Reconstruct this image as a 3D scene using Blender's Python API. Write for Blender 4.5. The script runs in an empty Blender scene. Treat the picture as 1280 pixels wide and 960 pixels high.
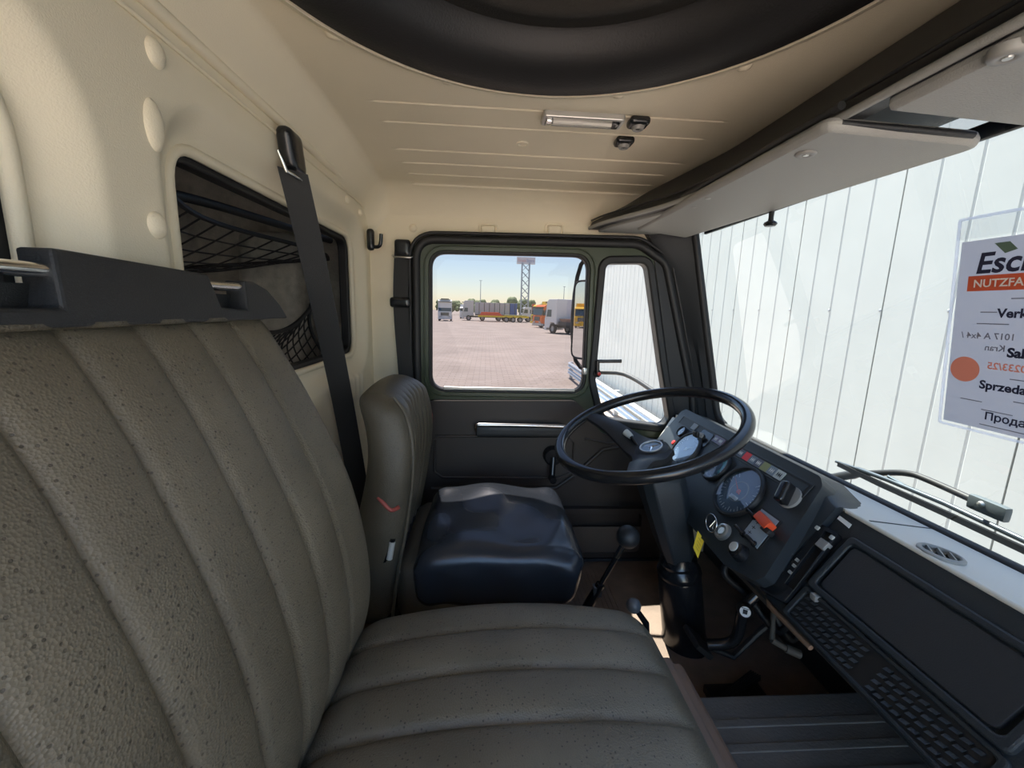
import bpy, bmesh, math, random
from mathutils import Vector as V, Matrix
random.seed(7)
SC = bpy.context.scene
COL = SC.collection
Z0 = 2.35                       # eye height above the yard; all measures below are taken from the eye
# ------------------------------------------------------------------ camera
FPX = 520.0
M3 = Matrix(((0.99776351, -0.01738291, -0.06454313),
             (-0.06044626, 0.17756088, -0.98225169),
             (0.02853473, 0.98395628, 0.17611304)))
cam = bpy.data.objects.new('camera', bpy.data.cameras.new('camera'))
COL.objects.link(cam)
cam.data.sensor_width = 36.0
cam.data.lens = FPX / 1280.0 * 36.0
cam.data.clip_start = 0.01
cam.data.clip_end = 1000
cam.matrix_world = Matrix.Translation((0, 0, Z0)) @ M3.to_4x4()
SC.camera = cam
# ------------------------------------------------------------------ sky, sun, exposure
w = bpy.data.worlds.new('sky'); SC.world = w; w.use_nodes = True
nt = w.node_tree; nt.nodes.clear()
sky = nt.nodes.new('ShaderNodeTexSky'); sky.sky_type = 'NISHITA'; sky.sun_disc = False
sky.sun_elevation = math.radians(64); sky.sun_rotation = math.radians(5)
sky.air_density = 1.0; sky.dust_density = .35; sky.ozone_density = 1.0
bg = nt.nodes.new('ShaderNodeBackground'); bg.inputs['Strength'].default_value = 0.125
wo = nt.nodes.new('ShaderNodeOutputWorld')
nt.links.new(sky.outputs[0], bg.inputs[0]); nt.links.new(bg.outputs[0], wo.inputs[0])
SUN = V((-0.085, 0.45, 0.89)).normalized()
sl = bpy.data.lights.new('sun', 'SUN'); sl.energy = 6.0; sl.angle = 0.009; sl.color = (1.0, 0.95, 0.86)
so = bpy.data.objects.new('sun', sl); COL.objects.link(so)
so.location = (0, 30, 60); so.rotation_euler = SUN.to_track_quat('Z', 'Y').to_euler()
SC.view_settings.view_transform = 'Standard'
SC.view_settings.look = 'None'
SC.view_settings.gamma = 1.0
SC.view_settings.use_curve_mapping = False
SC.view_settings.exposure = 2.8
SC.cycles.use_denoising = True
SC.cycles.max_bounces = 10
SC.cycles.diffuse_bounces = 6
SC.cycles.transparent_max_bounces = 16
SC.cycles.caustics_reflective = False
SC.cycles.caustics_refractive = False
SC.cycles.sample_clamp_indirect = 6.0

# ------------------------------------------------------------------ measuring helpers
def ray(px, py):
    return M3 @ V((px - 640.0, 480.0 - py, -FPX))
def at(px, py, **k):
    d = ray(px, py); (a, val), = k.items(); i = 'xyz'.index(a)
    return d * (val / d[i])
FN = V((-.8, 0, .6)); FP = V((.70, 0, -.33)); FD = V((-.6, 0, -.8))     # the slanted dash face: normal, top edge, down direction
def face(y, s, off=0.0):
    p = FP + FD * s + FN * off
    return V((p.x, y, p.z))
def onface(px, py, off=0.0):                                            # -> (y, s) on the dash face
    d = ray(px, py); p = d * ((FP.dot(FN) + off) / d.dot(FN))
    return p.y, (p - FP).dot(FD)

# ------------------------------------------------------------------ materials
MATS = {}
def mat(name, col, rough=.5, metal=0., bump=0., bscale=200., var=0., vscale=8., spec=.5, emit=None, bump2=None, coat=0.):
    m = bpy.data.materials.new(name); m.use_nodes = True
    n = m.node_tree; b = n.nodes['Principled BSDF']; L = n.links.new
    b.inputs['Base Color'].default_value = (*col, 1); b.inputs['Roughness'].default_value = rough
    b.inputs['Metallic'].default_value = metal; b.inputs['Specular IOR Level'].default_value = spec
    if coat: b.inputs['Coat Weight'].default_value = coat; b.inputs['Coat Roughness'].default_value = .15
    geo = n.nodes.new('ShaderNodeNewGeometry')
    if var:
        t = n.nodes.new('ShaderNodeTexNoise'); t.inputs['Scale'].default_value = vscale; t.inputs['Detail'].default_value = 5
        L(geo.outputs['Position'], t.inputs['Vector'])
        r = n.nodes.new('ShaderNodeMapRange'); r.inputs['From Min'].default_value = .3; r.inputs['From Max'].default_value = .7
        r.inputs['To Min'].default_value = 1 - var; r.inputs['To Max'].default_value = 1 + var
        L(t.outputs['Fac'], r.inputs['Value'])
        mx = n.nodes.new('ShaderNodeVectorMath'); mx.operation = 'SCALE'; mx.inputs[0].default_value = col
        L(r.outputs[0], mx.inputs['Scale']); L(mx.outputs[0], b.inputs['Base Color'])
    if bump:
        t = n.nodes.new('ShaderNodeTexNoise'); t.inputs['Scale'].default_value = bscale; t.inputs['Detail'].default_value = 3
        L(geo.outputs['Position'], t.inputs['Vector'])
        bp = n.nodes.new('ShaderNodeBump'); bp.inputs['Strength'].default_value = bump; bp.inputs['Distance'].default_value = .002
        L(t.outputs['Fac'], bp.inputs['Height']); L(bp.outputs[0], b.inputs['Normal'])
    if emit: b.inputs['Emission Color'].default_value = (*emit[:3], 1); b.inputs['Emission Strength'].default_value = emit[3]
    MATS[name] = m
    return m
def vinyl(name, col, rough=.42, dots=.55):
    """grained seat vinyl: pebbled relief with fine pin holes"""
    m = bpy.data.materials.new(name); m.use_nodes = True
    n = m.node_tree; b = n.nodes['Principled BSDF']; L = n.links.new
    geo = n.nodes.new('ShaderNodeNewGeometry')
    v1 = n.nodes.new('ShaderNodeTexVoronoi'); v1.inputs['Scale'].default_value = 420; v1.feature = 'F1'
    v2 = n.nodes.new('ShaderNodeTexVoronoi'); v2.inputs['Scale'].default_value = 140; v2.feature = 'F1'
    v2.inputs['Randomness'].default_value = .75
    nz = n.nodes.new('ShaderNodeTexNoise'); nz.inputs['Scale'].default_value = 9; nz.inputs['Detail'].default_value = 4
    for t in (v1, v2, nz): L(geo.outputs['Position'], t.inputs['Vector'])
    hole = n.nodes.new('ShaderNodeMapRange'); hole.inputs['From Min'].default_value = .15; hole.inputs['From Max'].default_value = .22
    L(v2.outputs['Distance'], hole.inputs['Value'])
    cr = n.nodes.new('ShaderNodeMapRange'); cr.inputs['To Min'].default_value = 1 - dots; cr.inputs['To Max'].default_value = 1
    L(hole.outputs[0], cr.inputs['Value'])
    vr = n.nodes.new('ShaderNodeMapRange'); vr.inputs['From Min'].default_value = .3; vr.inputs['From Max'].default_value = .7
    vr.inputs['To Min'].default_value = .85; vr.inputs['To Max'].default_value = 1.15
    L(nz.outputs['Fac'], vr.inputs['Value'])
    mu = n.nodes.new('ShaderNodeMath'); mu.operation = 'MULTIPLY'; L(cr.outputs[0], mu.inputs[0]); L(vr.outputs[0], mu.inputs[1])
    sc = n.nodes.new('ShaderNodeVectorMath'); sc.operation = 'SCALE'; sc.inputs[0].default_value = col
    L(mu.outputs[0], sc.inputs['Scale']); L(sc.outputs[0], b.inputs['Base Color'])
    b.inputs['Roughness'].default_value = rough
    sub = n.nodes.new('ShaderNodeMath'); sub.operation = 'MULTIPLY_ADD'; sub.inputs[1].default_value = .5
    L(hole.outputs[0], sub.inputs[0]); L(v1.outputs['Distance'], sub.inputs[2])
    bp = n.nodes.new('ShaderNodeBump'); bp.inputs['Strength'].default_value = .6; bp.inputs['Distance'].default_value = .0011
    L(sub.outputs[0], bp.inputs['Height']); L(bp.outputs[0], b.inputs['Normal'])
    MATS[name] = m
    return m
def glass(name, tint, refl=1.0, ior=1.45):
    m = bpy.data.materials.new(name); m.use_nodes = True
    n = m.node_tree; n.nodes.clear(); L = n.links.new
    o = n.nodes.new('ShaderNodeOutputMaterial'); t = n.nodes.new('ShaderNodeBsdfTransparent'); t.inputs[0].default_value = (*tint, 1)
    g = n.nodes.new('ShaderNodeBsdfGlossy'); g.inputs['Roughness'].default_value = .01; g.inputs['Color'].default_value = (refl, refl, refl, 1)
    f = n.nodes.new('ShaderNodeFresnel'); ge = n.nodes.new('ShaderNodeNewGeometry'); mi_ = n.nodes.new('ShaderNodeMath'); mi_.operation = 'MULTIPLY_ADD'; mi_.inputs[1].default_value = 1 / ior - ior; mi_.inputs[2].default_value = ior
    L(ge.outputs['Backfacing'], mi_.inputs[0]); L(mi_.outputs[0], f.inputs['IOR'])      # the same pane from either side
    x = n.nodes.new('ShaderNodeMixShader'); L(f.outputs[0], x.inputs[0]); L(t.outputs[0], x.inputs[1]); L(g.outputs[0], x.inputs[2]); L(x.outputs[0], o.inputs[0])
    MATS[name] = m
    return m
cream = mat('cream_lining', (.82, .745, .575), .55, bump=.25, bscale=500, var=.03, vscale=5)
seatv = vinyl('brown_vinyl', (.150, .130, .094))
plainv = vinyl('brown_vinyl_plain', (.095, .083, .060), dots=.2)
coverm = mat('black_cover', (.030, .036, .045), .27, bump=.12, bscale=90)
black = mat('black_plastic', (.016, .018, .020), .45, bump=.35, bscale=700)
blackg = mat('black_gloss', (.012, .013, .015), .22)
rubber = mat('black_rubber', (.012, .012, .013), .55)
dashm = mat('dash_plastic', (.020, .026, .031), .42, bump=.35, bscale=600)
dashtop = mat('dash_grey', (.70, .67, .60), .6, bump=.3, bscale=500)
visorm = mat('visor_grey', (.34, .345, .33), .55, bump=.4, bscale=450)
headm = mat('header_black', (.020, .022, .024), .42, bump=.3, bscale=500)
trimm = mat('panel_board', (.022, .025, .029), .5, bump=.35, bscale=500)
green = mat('olive_paint', (.033, .047, .023), .38, var=.06)
doorp = mat('door_card', (.033, .025, .021), .5, bump=.4, bscale=500)
chrome = mat('chrome', (.75, .75, .73), .18, 1)
silver = mat('silver_trim', (.5, .5, .48), .32, .6)
greyp = mat('grey_plastic', (.26, .26, .25), .45)
lightg = mat('light_grey', (.55, .55, .52), .45)
red = mat('red_plastic', (.55, .03, .02), .35)
orange_red = mat('orange_red', (.75, .09, .03), .35)
yellow = mat('yellow_tag', (.75, .55, .04), .5)
white = mat('white_mark', (.8, .8, .78), .5)
strapm = mat('belt_webbing', (.020, .021, .022), .6, bump=.5, bscale=900)
floorm = mat('floor_rubber', (.21, .155, .115), .7, bump=.5, bscale=160, var=.2, vscale=14)
matm = mat('floor_mat', (.20, .195, .185), .7, bump=.5, bscale=160, var=.1)
sillm = mat('seat_box_brown', (.24, .155, .105), .6, bump=.2, bscale=300, var=.1)
beige = mat('tunnel_beige', (.42, .34, .25), .6, var=.08)
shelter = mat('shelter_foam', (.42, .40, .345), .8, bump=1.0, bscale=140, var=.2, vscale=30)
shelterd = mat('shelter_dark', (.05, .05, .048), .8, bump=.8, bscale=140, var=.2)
cord = mat('net_cord', (.010, .010, .011), .6)
hatchm = mat('hatch_dark', (.009, .009, .0095), .55, bump=.3, bscale=300)
hatchc = mat('hatch_cloth', (.028, .025, .021), .75, bump=.4, bscale=300)
dialm = mat('dial_face', (.10, .14, .18), .3)
teal = mat('dial_teal', (.05, .42, .36), .4)
glasst = glass('side_glass', (.126, .121, .127), .3)
glassv = glass('vent_glass', (.36, .37, .37))
glassw = glass('screen_glass', (.40, .43, .425))
glassd = glass('dial_glass', (.8, .88, .95), 1.0, 2.3)
glassl = glass('lamp_clear', (.93, .93, .92))
lampm = mat('lamp_lens', (.80, .78, .72), .2)
mirrorm = mat('mirror_glass', (.85, .87, .88), .02, 1)

# ------------------------------------------------------------------ mesh helpers
WORLD = {}
def rpoly(pts, r, n=6):
    """2D polygon with rounded corners; r may be a list"""
    out = []; N = len(pts)
    for i in range(N):
        p0, p, p1 = (V(pts[i - 1]), V(pts[i]), V(pts[(i + 1) % N]))
        rr = r[i] if isinstance(r, (list, tuple)) else r
        a = (p0 - p); b = (p1 - p); la, lb = a.length, b.length; a.normalize(); b.normalize()
        ang = math.acos(max(-1, min(1, a.dot(b))))
        d = min(rr / max(math.tan(ang / 2), 1e-4), la * .49, lb * .49)
        s, e = p + a * d, p + b * d
        for k in range(n + 1):
            t = k / n
            out.append(tuple(s * (1 - t) ** 2 + p * 2 * t * (1 - t) + e * t * t))
    return out
def rrect(x0, x1, y0, y1, r, n=6):
    return rpoly([(x0, y0), (x1, y0), (x1, y1), (x0, y1)], r, n)
def offs(pts, d):
    """offset a counter-clockwise or clockwise polygon outward by d"""
    N = len(pts); ar = sum(pts[i - 1][0] * pts[i][1] - pts[i][0] * pts[i - 1][1] for i in range(N)); sg = 1 if ar > 0 else -1
    out = []
    for i in range(N):
        p0, p, p1 = V(pts[i - 1]), V(pts[i]), V(pts[(i + 1) % N])
        e0 = (p - p0).normalized(); e1 = (p1 - p).normalized()
        n0 = V((e0.y, -e0.x)) * sg; n1 = V((e1.y, -e1.x)) * sg
        b = n0 + n1
        if b.length < 1e-6: b = n0
        b = b / max(b.dot(n0), .3)
        out.append(tuple(p + b * d))
    return out
class MB:
    def __init__(s): s.v = []; s.f = []
    def add(s, vs, fs):
        o = len(s.v); s.v += [V(x) for x in vs]; s.f += [tuple(i + o for i in f) for f in fs]; return s
    def box(s, x0, x1, y0, y1, z0, z1, R=None, c=None):
        vs = [V((x, y, z)) for z in (z0, z1) for y in (y0, y1) for x in (x0, x1)]
        if R is not None:
            vs = [R @ v + V(c) for v in vs]
        return s.add(vs, [(0, 2, 3, 1), (4, 5, 7, 6), (0, 1, 5, 4), (2, 6, 7, 3), (0, 4, 6, 2), (1, 3, 7, 5)])
    def prism(s, loop, d):
        n = len(loop); d = V(d); a = [V(p) for p in loop]; b = [p + d for p in a]
        return s.add(a + b, [tuple(range(n))[::-1], tuple(range(n, 2 * n))] + [(i, (i + 1) % n, n + (i + 1) % n, n + i) for i in range(n)])
    def plate(s, outer, holes, fr, d):
        """flat plate with holes; fr maps 2D -> 3D, d is the thickness vector"""
        bm = bmesh.new(); es = []; loops = []
        for lp in [outer] + list(holes):
            vs = [bm.verts.new(fr(*p)) for p in lp]; loops.append(vs)
            for i in range(len(vs)): es.append(bm.edges.new((vs[i - 1], vs[i])))
        bmesh.ops.triangle_fill(bm, use_beauty=True, use_dissolve=False, edges=es)
        bm.verts.index_update(); d = V(d)
        vs = [v.co.copy() for v in bm.verts]; n = len(vs)
        fs = [tuple(v.index for v in f.verts) for f in bm.faces]
        allf = fs + [tuple(i + n for i in f[::-1]) for f in fs]
        for lp in loops:
            ix = [v.index for v in lp]
            for i in range(len(ix)): allf.append((ix[i - 1], ix[i], ix[i] + n, ix[i - 1] + n))
        bm.free()
        return s.add(vs + [v + d for v in vs], allf)
    def ring(s, inner, outer, fr, d):
        """band between two loops with equal point counts"""
        n = len(inner); d = V(d); a = [V(fr(*p)) for p in inner]; b = [V(fr(*p)) for p in outer]
        vs = a + b + [p + d for p in a] + [p + d for p in b]; f = []
        for i in range(n):
            j = (i + 1) % n
            f += [(i, j, n + j, n + i), (2 * n + i, 3 * n + i, 3 * n + j, 2 * n + j), (i, 2 * n + i, 2 * n + j, j), (n + i, n + j, 3 * n + j, 3 * n + i)]
        return s.add(vs, f)
    def sweep(s, pts, sec, up=(0, 0, 1), closed=False, scale=None):
        """sweep a 2D section (list of (a,b)) along pts; a lies across, b along the up side"""
        pts = [V(p) for p in pts]; n = len(pts); m = len(sec); vs = []
        for i, p in enumerate(pts):
            if closed: t = pts[(i + 1) % n] - pts[i - 1]
            else: t = pts[min(i + 1, n - 1)] - pts[max(i - 1, 0)]
            t.normalize(); u = V(up[i] if isinstance(up, list) else up)
            side = t.cross(u)
            if side.length < 1e-5: side = t.cross(V((1, 0, 0)))
            side.normalize(); u2 = side.cross(t)
            k = scale[i] if scale else 1
            for a, b in sec: vs.append(p + side * a * k + u2 * b * k)
        f = []
        for i in range(n if closed else n - 1):
            for j in range(m):
                q = (i + 1) % n
                f.append((i * m + j, i * m + (j + 1) % m, q * m + (j + 1) % m, q * m + j))
        if not closed: f += [tuple(range(m))[::-1], tuple((n - 1) * m + j for j in range(m))]
        return s.add(vs, f)
    def tube(s, pts, r, n=10, closed=False):
        if isinstance(r, (list, tuple)):
            return s.sweep2(pts, r, n)
        pts = [V(p) for p in pts]
        t = (pts[-1] - pts[0]) if not closed else V((.12, .2, .97))
        t = t.normalized() if t.length > 1e-6 else V((0, 0, 1))
        up = V((0, 0, 1)) if abs(t.z) < .8 else V((0, 1, 0))
        return s.sweep2(pts, [r] * len(pts), n, closed)
    def sweep2(s, pts, rs, n=10, closed=False):
        """round tube with parallel transported frames"""
        pts = [V(p) for p in pts]; N = len(pts); vs = []; prev = None
        for i, p in enumerate(pts):
            t = (pts[(i + 1) % N] - pts[i - 1]) if closed else pts[min(i + 1, N - 1)] - pts[max(i - 1, 0)]
            t.normalize()
            if prev is None:
                a = t.orthogonal().normalized()
            else:
                a = prev - t * prev.dot(t); a.normalize()
            prev = a; b = t.cross(a)
            for k in range(n):
                q = 2 * math.pi * k / n
                vs.append(p + (a * math.cos(q) + b * math.sin(q)) * rs[i])
        f = []
        for i in range(N if closed else N - 1):
            q = (i + 1) % N
            for j in range(n): f.append((i * n + j, i * n + (j + 1) % n, q * n + (j + 1) % n, q * n + j))
        if not closed: f += [tuple(range(n))[::-1], tuple((N - 1) * n + j for j in range(n))]
        return s.add(vs, f)
    def lathe(s, prof, o, ax=(0, 0, 1), n=32, closed=False):
        o = V(o); ax = V(ax).normalized(); a = ax.orthogonal().normalized(); b = ax.cross(a); m = len(prof); vs = []
        for k in range(n):
            q = 2 * math.pi * k / n; d = a * math.cos(q) + b * math.sin(q)
            for r, h in prof: vs.append(o + d * max(r, 1e-5) + ax * h)
        f = []
        for k in range(n):
            k2 = (k + 1) % n
            for j in range(m - 1 if not closed else m):
                j2 = (j + 1) % m
                f.append((k * m + j, k2 * m + j, k2 * m + j2, k * m + j2))
        return s.add(vs, f)
    def grid(s, fn, nu, nv, keep=None):
        vs = [V(fn(i / nu, j / nv)) for i in range(nu + 1) for j in range(nv + 1)]
        f = [(i * (nv + 1) + j, (i + 1) * (nv + 1) + j, (i + 1) * (nv + 1) + j + 1, i * (nv + 1) + j + 1) for i in range(nu) for j in range(nv)]
        if keep: f = [q for q in f if keep((vs[q[0]] + vs[q[1]] + vs[q[2]] + vs[q[3]]) / 4)]
        return s.add(vs, f)
    def rbox(s, c, h, r, n=(6, 6, 6), fn=None):
        """rounded block: centre, half sizes, corner radius, segments; fn deforms each point"""
        c = V(c); h = V(h); idx = {}; vs = []; f = []
        def pt(k):
            if k in idx: return idx[k]
            p = V([(2 * k[a] / n[a] - 1) * h[a] for a in range(3)])
            q = V([max(-(h[a] - r), min(h[a] - r, p[a])) for a in range(3)])
            d = p - q
            if d.length > 1e-9: q = q + d.normalized() * r
            q = q + c
            vs.append(fn(q) if fn else q); idx[k] = len(vs) - 1
            return idx[k]
        for a in range(3):
            b, e = (a + 1) % 3, (a + 2) % 3
            for side in (0, n[a]):
                for i in range(n[b]):
                    for j in range(n[e]):
                        q = []
                        for (u, v_) in ((i, j), (i + 1, j), (i + 1, j + 1), (i, j + 1)):
                            k = [0, 0, 0]; k[a] = side; k[b] = u; k[e] = v_; q.append(pt(tuple(k)))
                        f.append(tuple(q) if side else tuple(q[::-1]))
        return s.add(vs, f)
    def ball(s, c, r, nu=16, nv=10):
        c = V(c); r = V((r, r, r)) if not hasattr(r, '__len__') else V(r)
        return s.grid(lambda u, v: c + V((r.x * math.sin(math.pi * v) * math.cos(2 * math.pi * u), r.y * math.sin(math.pi * v) * math.sin(2 * math.pi * u), r.z * math.cos(math.pi * v))), nu, nv)
    def build(s, name, m, parent=None, smooth=None, bevel=0, local=False, kind=None, label=None):
        """one mesh object; local=True keeps coordinates in the parent's own frame"""
        me = bpy.data.meshes.new(name)
        lo = V([min(v[i] for v in s.v) for i in range(3)]); hi = V([max(v[i] for v in s.v) for i in range(3)])
        c = (lo + hi) / 2
        if parent is None: c.z = lo.z
        me.from_pydata([tuple(v - c) for v in s.v], [], s.f); me.validate(); me.update()
        bm = bmesh.new(); bm.from_mesh(me); bmesh.ops.remove_doubles(bm, verts=bm.verts, dist=1e-6)
        bmesh.ops.recalc_face_normals(bm, faces=bm.faces); bm.to_mesh(me); bm.free()
        me.materials.append(m)
        o = bpy.data.objects.new(name, me); COL.objects.link(o)
        if local:
            base = LOCAL.get(parent.name, V((0, 0, 0))) if parent else V((0, 0, 0))
            o.location = c - base; LOCAL[o.name] = c
        else:
            wpos = c + V((0, 0, Z0)); WORLD[o.name] = wpos
            o.location = wpos - (WORLD[parent.name] if parent else V((0, 0, 0)))
        if parent: o.parent = parent
        if smooth is not None:
            me.polygons.foreach_set('use_smooth', [True] * len(me.polygons))
            me.set_sharp_from_angle(angle=math.radians(smooth))
        if bevel:
            md = o.modifiers.new('bevel', 'BEVEL'); md.width = bevel; md.segments = 2; md.limit_method = 'ANGLE'; md.angle_limit = math.radians(40)
        if kind: o['kind'] = kind
        if label: o['label'] = label
        return o
LOCAL = {}
def tag(o, label, cat, group=None, kind=None):
    o['label'] = label; o['category'] = cat
    if group: o['group'] = group
    if kind: o['kind'] = kind
    return o
def thing(name, label, cat, loc, group=None, kind=None, rz=0, ground=False):
    o = bpy.data.objects.new(name, None); COL.objects.link(o); o.empty_display_size = .05
    p = V(loc) + V((0, 0, 0 if ground else Z0)); o.location = p; WORLD[o.name] = p; LOCAL[o.name] = V((0, 0, 0)); o.rotation_euler = (0, 0, rz)
    if label: tag(o, label, cat, group, kind)
    elif kind: o['kind'] = kind
    return o
def struct(o, label=None):
    o['kind'] = 'structure'
    if label: o['label'] = label
    return o
def sstep(a, b, x):
    t = max(0., min(1., (x - a) / (b - a))); return t * t * (3 - 2 * t)
def interp(tab, x):
    if x <= tab[0][0]: return tab[0][1]
    for (a, b), (c, d) in zip(tab, tab[1:]):
        if x <= c: return b + (d - b) * (x - a) / (c - a)
    return tab[-1][1]
def sinterp(tab, x):
    """smooth (Catmull-Rom) table lookup"""
    n = len(tab)
    if x <= tab[0][0]: return tab[0][1]
    if x >= tab[-1][0]: return tab[-1][1]
    for i in range(n - 1):
        if tab[i][0] <= x <= tab[i + 1][0]:
            x0, y0 = tab[i]; x1, y1 = tab[i + 1]
            m0 = (y1 - tab[i - 1][1]) / (x1 - tab[i - 1][0]) if i else (y1 - y0) / (x1 - x0)
            m1 = (tab[i + 2][1] - y0) / (tab[i + 2][0] - x0) if i + 2 < n else (y1 - y0) / (x1 - x0)
            h = x1 - x0; t = (x - x0) / h
            return (2*t**3 - 3*t*t + 1) * y0 + (t**3 - 2*t*t + t) * h * m0 + (-2*t**3 + 3*t*t) * y1 + (t**3 - t*t) * h * m1
def curve(pts, n=8):
    """smooth 3D path through points"""
    pts = [V(p) for p in pts]; out = []
    for i in range(len(pts) - 1):
        p0 = pts[max(i - 1, 0)]; p1 = pts[i]; p2 = pts[i + 1]; p3 = pts[min(i + 2, len(pts) - 1)]
        for k in range(n):
            t = k / n
            out.append(.5 * ((2 * p1) + (p2 - p0) * t + (2 * p0 - 5 * p1 + 4 * p2 - p3) * t * t + (3 * p1 - p0 - 3 * p2 + p3) * t ** 3))
    out.append(pts[-1]); return out
def text_mesh(txt, size, fr, m, name, parent, mirror=False, bold=0., align='LEFT', depth=.0004, label=None):
    """flat lettering as a thin mesh; fr maps (u,v,w) to 3D"""
    cu = bpy.data.curves.new('t', 'FONT'); cu.body = txt; cu.size = size; cu.align_x = align; cu.offset = bold; cu.resolution_u = 3
    ob = bpy.data.objects.new('t', cu); COL.objects.link(ob)
    dg = bpy.context.evaluated_depsgraph_get()
    me = bpy.data.meshes.new_from_object(ob.evaluated_get(dg))
    mb = MB(); sx = -1 if mirror else 1
    if len(me.vertices):
        mb.add([fr(v.co.x * sx, v.co.y, depth) for v in me.vertices], [tuple(p.vertices) for p in me.polygons])
    bpy.data.objects.remove(ob); bpy.data.curves.remove(cu); bpy.data.meshes.remove(me)
    if not mb.v: return None
    return mb.build(name, m, parent, label=label)
XZ = lambda y: (lambda a, b: (a, y, b))
YZ = lambda x: (lambda a, b: (x, a, b))
XY = lambda z: (lambda a, b: (a, b, z))
FACE = lambda off: (lambda y, s: face(y, s, off))

# ================================================================== THE CAB SHELL
def sdrr(y, z, y0, y1, z0, z1, r):
    qx = abs(y - (y0 + y1) / 2) - (y1 - y0) / 2 + r; qz = abs(z - (z0 + z1) / 2) - (z1 - z0) / 2 + r
    return min(max(qx, qz), 0) + math.hypot(max(qx, 0), max(qz, 0)) - r
WINR = (.628, 1.398, -.158, .212, .06)
WINL = (-.345, .432, -.158, .225, .10)
XR = -.40
# ---- rear wall: pressed panel with a soft flange round each window
def rear_x(y, z):
    x = XR
    for wn in (WINR, WINL):
        d = sdrr(y, z, *wn)
        x -= .030 * (1 - sstep(.010, .062, d))
    for k in range(5):
        x += .006 * math.exp(-((y - 1.19 - k * .042) / .010) ** 2) * sstep(-.30, -.28, z) * (1 - sstep(-.225, -.205, z))
    return x
mb = MB()
mb.grid(lambda u, v: (lambda y, z: (rear_x(y, z), y, z))(-.46 + 1.98 * u, -.95 + 1.305 * v), 300, 190,
        keep=lambda p: min(sdrr(p.y, p.z, *WINR), sdrr(p.y, p.z, *WINL)) > -.0005)
wr = struct(mb.build('wall_rear', cream, smooth=60), 'cream pressed rear wall of the cab with two dark windows')
for y, z, ry, rz in ((.583, .289, .015, .017), (.568, .204, .015, .030), (.555, .088, .015, .016), (1.276, .292, .012, .012), (1.40, .285, .011, .011)):
    MB().lathe([(0, .008), (.5, .0072), (.8, .0045), (1, 0), (1, -.004)], (0, 0, 0), (1, 0, 0), 24)
    m2 = MB(); m2.grid(lambda u, v: (XR - .002 + .010 * math.cos(v * 1.5), y + ry * math.sin(v * 1.57) * math.cos(6.2832 * u), z + rz * math.sin(v * 1.57) * math.sin(6.2832 * u)), 24, 8)
    m2.build('plug_cap', cream, wr, smooth=50)
# ---- rear windows (open gaskets with dark shelter behind)
for i, wn in ((1, WINR), (2, WINL)):
    wo_ = thing('window_%d' % i, None, None, (XR, (wn[0] + wn[1]) / 2, wn[2]), kind='structure')
    wo_['label'] = ('rear cab window in black gasket beside the driver seat' if i == 1 else 'rear cab window in black gasket behind the bench')
    lp = rrect(wn[0], wn[1], wn[2], wn[3], wn[4], 8)
    mb = MB(); mb.tube([(XR - .033, y_, z_) for y_, z_ in lp], .0085, 8, closed=True); mb.build('lip', cream, wo_, smooth=60)
    mb = MB(); mb.ring(offs(lp, -.017), offs(lp, .010), YZ(XR - .066), (.026, 0, 0)); mb.build('gasket', rubber, wo_, smooth=40, bevel=.003)
# ---- bead along the wall top
mb = MB(); mb.tube([(XR + .004, y, .338 - .006 * sstep(1.35, 1.5, y)) for y in [-.45 + i * .05 for i in range(40)]], .0085, 10)
mb.tube([(XR + .003, y, .312 - .006 * sstep(1.35, 1.5, y)) for y in [-.45 + i * .05 for i in range(40)]], .003, 8)
struct(mb.build('trim_1', cream, smooth=60), 'cream moulded bead between rear wall and roof lining')
# ---- roof lining
HC = (.09, .45); HR = .43
RIBS = [(.951, -.232, .50), (1.043, -.232, .50), (1.185, -.232, .52), (1.265, -.232, .50), (1.345, -.232, .50), (1.425, -.232, .49)]
def roof_z(x, y):
    yy = max(y, .49 - (y - .49)) if y < .49 else y
    z = .410 - .024 * sstep(1.0, 1.46, yy)
    if x < -.335: z -= .078 * sstep(-.335, -.405, x) if False else .078 * min(1, (-.335 - x) / .065)
    if yy > 1.40: t = min(1, (yy - 1.40) / .108); z -= .125 * (1 - math.sqrt(max(0, 1 - t * t)))
    for ry, xa, xb in RIBS:
        e = sstep(xa - .008, xa + .012, x) * (1 - sstep(xb - .012, xb + .008, x))
        d = (yy - ry)
        z += .007 * e * (sstep(-.0045, -.0015, d) * (1 - sstep(.0015, .0045, d)))
    return z
ys = sorted(set([round(-.46 + i * .03, 4) for i in range(45)] + [round(.88 + i * .004, 4) for i in range(158)]))
ys = sorted(set([y for y in ys if y <= 1.508] + [round(r[0] + q * .0015, 5) for r in RIBS for q in range(-4, 5)]))
xs = [-.405 + i * .0115 for i in range(101)]
mb = MB(); vs = [(x, y, roof_z(x, y)) for x in xs for y in ys]; fs = []; ny = len(ys)
for i in range(len(xs) - 1):
    for j in range(ny - 1):
        if math.hypot((xs[i] + xs[i + 1]) / 2 - HC[0], (ys[j] + ys[j + 1]) / 2 - HC[1]) > HR - .012:
            fs.append((i * ny + j, (i + 1) * ny + j, (i + 1) * ny + j + 1, i * ny + j + 1))
mb.add(vs, fs)
cl = struct(mb.build('ceiling', cream, smooth=70), 'cream ribbed roof lining of the cab')
for px, py in ((417, 42), (560, 100), (773, 117), (930, 82)):
    p = at(px, py, z=.410); m2 = MB(); m2.lathe([(0, -.007), (.006, -.0065), (.011, -.004), (.0135, 0), (.0135, .004)], p, (0, 0, 1), 20); m2.build('plug_cap', cream, cl, smooth=50)
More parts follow.
